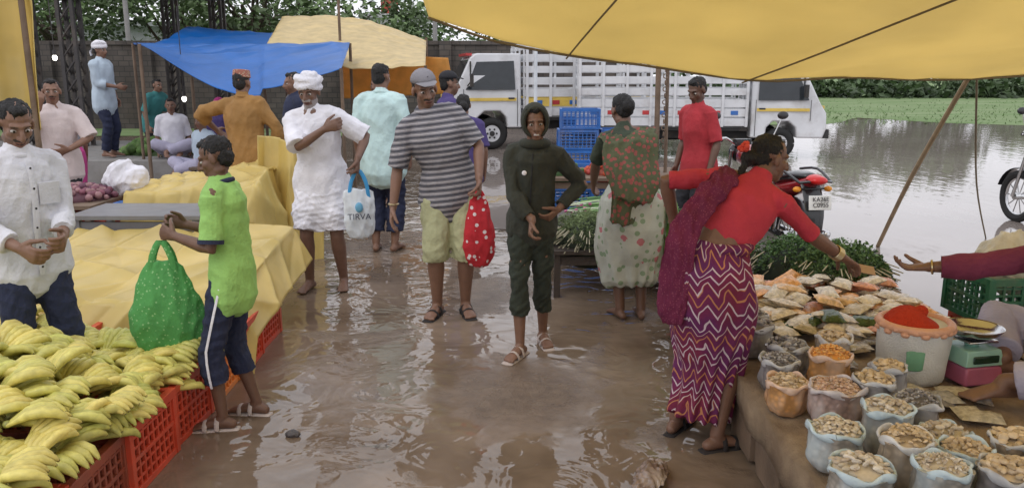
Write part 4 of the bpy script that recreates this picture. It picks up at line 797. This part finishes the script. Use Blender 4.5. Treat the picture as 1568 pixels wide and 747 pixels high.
# ---------------- trucks ----------------
TW=M('truck_white',(.64,.65,.67),rough=.35,var=.08,coat=.3,dirt=.45,vs=3,bump=.03);TG=M('truck_glass',(.03,.035,.04),rough=.06,bump=0);TK=M('tyre',(.02,.02,.02),rough=.85);TY=M('truck_yellow',(.7,.5,.1),rough=.45,dirt=.3);TR=M('truck_red',(.45,.04,.04),rough=.4);TU=M('undercarriage',(.035,.035,.035),rough=.8,dirt=.3);HL=M('headlamp',(.7,.7,.7),rough=.1)
def truck(x,y,yaw,s=1,yb=True):
    e=E('pickup_truck',(x,y,0),yaw,s)
    def ext(prof,w0,w1,zt,mi,b):
        n=len(prof);vs=[]
        for g in (-1,1):
            for (px,pz) in prof:
                w=w0 if pz<1.1 else w0+(w1-w0)*(pz-1.1)/(zt-1.1);vs.append((px,g*w,pz))
        fs=[tuple(range(n))[::-1],tuple(range(n,2*n))]+[(i,(i+1)%n,n+(i+1)%n,n+i) for i in range(n)];b.add(vs,fs,mi)
    b=B();ext([(1.0,.42),(1.28,.42),(1.3,.62),(1.42,.74),(1.72,.74),(1.86,.62),(1.88,.42),(2.38,.42),(2.44,.6),(2.42,.9),(2.3,1.08),(1.98,1.74),(1.86,1.82),(1.0,1.82)],.78,.68,1.82,0,b)
    out('cab',b,TW,e,ang=30,bev=.025)
    b=B()
    for g in (-1,1):
        vs=[(px,g*((.78-.1*(pz-1.1)/.72)+.006),pz) for px,pz in ((1.12,1.14),(2.08,1.14),(1.86,1.66),(1.14,1.68))];b.add(vs,[(0,1,2,3)],0)
    b.add([(2.282,-.66,1.16),(2.282,.66,1.16),(2.012,.6,1.7),(2.012,-.6,1.7)],[(0,1,2,3)],0)
    b.box((2.435,0,.78),(.03,.9,.16),1);b.box((2.45,0,.5),(.1,1.5,.17),1)
    for g in (-1,1): b.ell((2.41,g*.62,.8),(.05,.13,.1),2,n=12);b.box((1.98,g*.93,1.32),(.06,.12,.24),1);b.cyl((2.05,g*.75,1.2),(1.98,g*.93,1.32),.012,mi=1);b.box((1.2,g*.792,.98),(.12,.02,.03),1);b.box((1.08,g*.786,.8),(.012,.006,.7),1);b.box((2.12,g*.786,.95),(.012,.006,.4),1);b.box((1.6,g*.79,.96),(1.0,.008,.06),3);b.box((1.98,g*.74,1.42),(.03,.02,.5),0)
    b.box((2.43,.0,1.0),(.02,1.1,.06),3);b.box((1.99,0,1.8),(.12,1.2,.05),4)
    out('cab_details',b,[TG,TU,HL,TY,TR],e,bev=.003)
    b=B()
    for g in (-1,1): b.box((-.3,g*.4,.45),(4.3,.1,.14))
    for wx in (1.57,-1.35): b.cyl((wx,-.7,.32),(wx,.7,.32),.05)
    b.box((-.4,.6,.42),(.6,.25,.3));b.box((-.7,0,.58),(3.3,1.5,.06));b.box((-2.36,0,.45),(.08,1.4,.12));out('chassis',b,TU,e)
    b=B()
    for wx in (1.57,-1.35):
        for g in (-1,1):
            b.torus((wx,g*.68,.31),.225,.085,'y',28,10,0);b.cyl((wx,g*.62,.31),(wx,g*.73,.31),.16,n=20,mi=1)
            for k in range(6): b.cyl((wx+.09*math.cos(k*1.05),g*.735,.31+.09*math.sin(k*1.05)),(wx+.09*math.cos(k*1.05),g*.74,.31+.09*math.sin(k*1.05)),.02,n=8,mi=2)
            b.cyl((wx,g*.73,.31),(wx,g*.76,.31),.05,mi=2)
    out('wheels',b,[TK,TW,TU],e)
    b=B();x0,x1=-2.35,.92
    for g in (-1,1):
        for k,z in enumerate((.72,.9,1.08,1.3,1.52,1.74)): b.box(((x0+x1)/2,g*.8,z),(x1-x0,.03,.15 if k<3 else .13),1 if (k==1 and yb) else 0)
        for k in range(8): b.box((x0+.02+(x1-x0-.04)*k/7,g*.825,1.28),(.05,.04,1.3),0)
        b.box(((x0+x1)/2,g*.8,1.95),(x1-x0,.035,.05),0)
        for k in range(9): b.box((x0+.3+k*.34,g*.818,.9),(.14,.012,.08),2 if k%2 else 3)
    for xx in (x0,x1):
        for z in (.72,.9,1.08,1.3,1.52,1.74,1.95): b.box((xx,0,z),(.03,1.56,.13),0)
        for k in range(4): b.box((xx+(-.02 if xx<0 else .02),-.7+k*.467,1.3),(.03,.05,1.3),0)
    b.box((x0-.03,-.6,.62),(.03,.2,.1),2);b.box((x0-.03,.6,.62),(.03,.2,.1),2)
    out('cargo_bed',b,[TW,TY,TR,CBLU],e,bev=.004);return e
truck(1.2,19.3,190,1.16);truck(3.8,17.0,-5,1.02,False)
# ---------------- motorcycle ----------------
MB=M('moto_black',(.015,.015,.017),rough=.25,coat=.4,bump=0);MR=M('moto_red',(.3,.012,.018),rough=.25,coat=.5,bump=0)
def moto(x,y,yaw,plate='KA26E\nC0955',MR=MR):
    e=E('motorcycle',(x,y,0),yaw);b=B()
    for wy in (-.0,1.28):
        b.torus((0,wy,.3),.26,.045,'x',30,8,0);b.torus((0,wy,.3),.215,.014,'x',24,6,2);b.cyl((-.06,wy,.3),(.06,wy,.3),.04,mi=2)
        for k in range(10): b.cyl((0,wy,.3),(0,wy+.21*math.cos(k*.628),.3+.21*math.sin(k*.628)),.006,n=5,mi=2)
    out('wheels',b,[TK,TK,STEEL],e)
    b=B();b.tube([(0,-.28,.86),(0,-.1,.84),(0,.2,.79),(0,.5,.8)],[(.07,.03),(.12,.05),(.14,.05),(.09,.04)],side=(1,0,0),n=16,sub=3);out('seat',b,MB,e,ang=180)
    b=B();b.tube([(0,.42,.82),(0,.6,.9),(0,.85,.92),(0,1.02,.88)],[(.08,.06),(.13,.1),(.14,.11),(.07,.07)],side=(1,0,0),n=18,sub=3)
    b.tube([(0,-.38,.84),(0,-.2,.78),(0,.1,.7),(0,.35,.66)],[(.06,.04),(.1,.06),(.11,.08),(.08,.07)],side=(1,0,0),n=16,sub=3);out('tank_and_tail',b,MR,e,ang=180)
    b=B();b.tube([(0,-.44,.84),(0,-.36,.85)],[(.075,.035),(.08,.04)],side=(1,0,0),n=14,mi=0);b.ell((-.14,-.34,.76),(.035,.03,.025),1);b.ell((.14,-.34,.76),(.035,.03,.025),1);b.cyl((-.14,-.33,.76),(.14,-.33,.76),.01,mi=2)
    out('tail_lamp',b,[M('tail_red',(.6,.01,.01),rough=.15),M('indicator',(.8,.3,.02),rough=.15),MB],e)
    b=B();b.tube([(0,-.3,.8),(0,-.4,.6),(0,-.42,.42)],[(.09,.015),(.085,.012),(.07,.01)],side=(1,0,0),n=14,sub=3)
    P=[(0,.34*math.cos(t),.3+.34*math.sin(t)) for t in np.linspace(.5,2.7,12)];b.tube(P,[(.06,.008)]*12,side=(1,0,0),n=10)
    P=[(0,1.28+.33*math.cos(t),.3+.33*math.sin(t)) for t in np.linspace(.3,2.6,12)];b.tube(P,[(.055,.008)]*12,side=(1,0,0),n=10)
    b.box((0,.62,.45),(.22,.34,.34));b.cyl((-.1,.6,.35),(.1,.6,.35),.12,n=16);b.cyl((0,.3,.7),(0,.95,.55),.03);b.ell((0,1.13,.93),(.1,.08,.1));b.box((0,1.05,1.03),(.16,.08,.07))
    b.tube([(.14,-.38,.82),(.17,-.1,.9),(.12,.1,.88)],.012,n=8,sub=3);b.tube([(-.14,-.38,.82),(-.17,-.1,.9),(-.12,.1,.88)],.012,n=8,sub=3);b.tube([(-.14,-.38,.82),(0,-.44,.84),(.14,-.38,.82)],.012,n=8,sub=3)
    out('frame_and_engine',b,MB,e,ang=50)
    b=B();b.tube([(-.36,.86,1.05),(-.2,1.0,1.08),(0,1.05,.98),(.2,1.0,1.08),(.36,.86,1.05)],.013,n=8,sub=4,mi=0)
    for g in (-1,1): b.cyl((g*.36,.86,1.05),(g*.27,.94,1.065),.02,mi=1);b.cyl((g*.26,.95,1.07),(g*.34,.93,1.27),.006,mi=0);b.ell((g*.35,.93,1.3),(.06,.015,.04),1);b.cyl((g*.09,1.08,.95),(g*.08,1.28,.3),.02,mi=0);b.cyl((g*.13,.05,.35),(g*.15,-.05,.72),.022,mi=0)
    b.tube([(.13,.5,.3),(.15,.1,.28),(.17,-.3,.36)],[.02,.04,.045],n=12,sub=3,mi=0);b.cyl((-.1,0,.32),(-.1,.5,.35),.03,mi=1);out('handlebar_forks_exhaust',b,[STEEL,MB],e)
    b=B();b.box((0,-.475,.665),(.2,.01,.12),0,Matrix.Rotation(rad(-8),3,'X'));out('number_plate',b,M('plate_white',(.75,.75,.72),rough=.4,bump=0),e,bev=.004)
    t=bpy.data.curves.new('plate_text','FONT');t.body=plate;t.size=.052;t.align_x='CENTER';t.extrude=.001;t.space_line=.9;o=lnk(bpy.data.objects.new('plate_text',t),e);o.location=(0,-.486,.678);o.rotation_euler=(rad(82),0,0);t.materials.append(EYED);return e
moto(2.46,7.0,9);moto(6.0,8.0,4,'KA26E\nC0312',MB)
# ---------------- camera, light, world ----------------
c=bpy.data.cameras.new('camera');c.lens=36*1230/1568;c.sensor_width=36;c.clip_end=600;co=lnk(bpy.data.objects.new('camera',c));co.location=(0,0,1.72);co.rotation_euler=(rad(90-12.1),0,0);sc.camera=co
w=bpy.data.worlds.new("World");sc.world=w;w.use_nodes=True;nt=w.node_tree;bg=nt.nodes['Background']
s=nt.nodes.new('ShaderNodeTexSky');s.sky_type='NISHITA';s.sun_disc=False;s.sun_elevation=rad(50);s.sun_rotation=rad(-141);s.dust_density=4
nt.links.new(mix(nt,.9,s.outputs[0],(12.0,12.1,12.9)),bg.inputs[0]);bg.inputs[1].default_value=.1
sn=bpy.data.lights.new('sun','SUN');sn.energy=.6;sn.angle=rad(30);sn.color=(1,.98,.95);so=lnk(bpy.data.objects.new('sun',sn))
so.rotation_euler=V((-.4,-.5,.77)).to_track_quat('Z','Y').to_euler()
sc.view_settings.view_transform='Standard';sc.view_settings.look='None';sc.view_settings.exposure=0
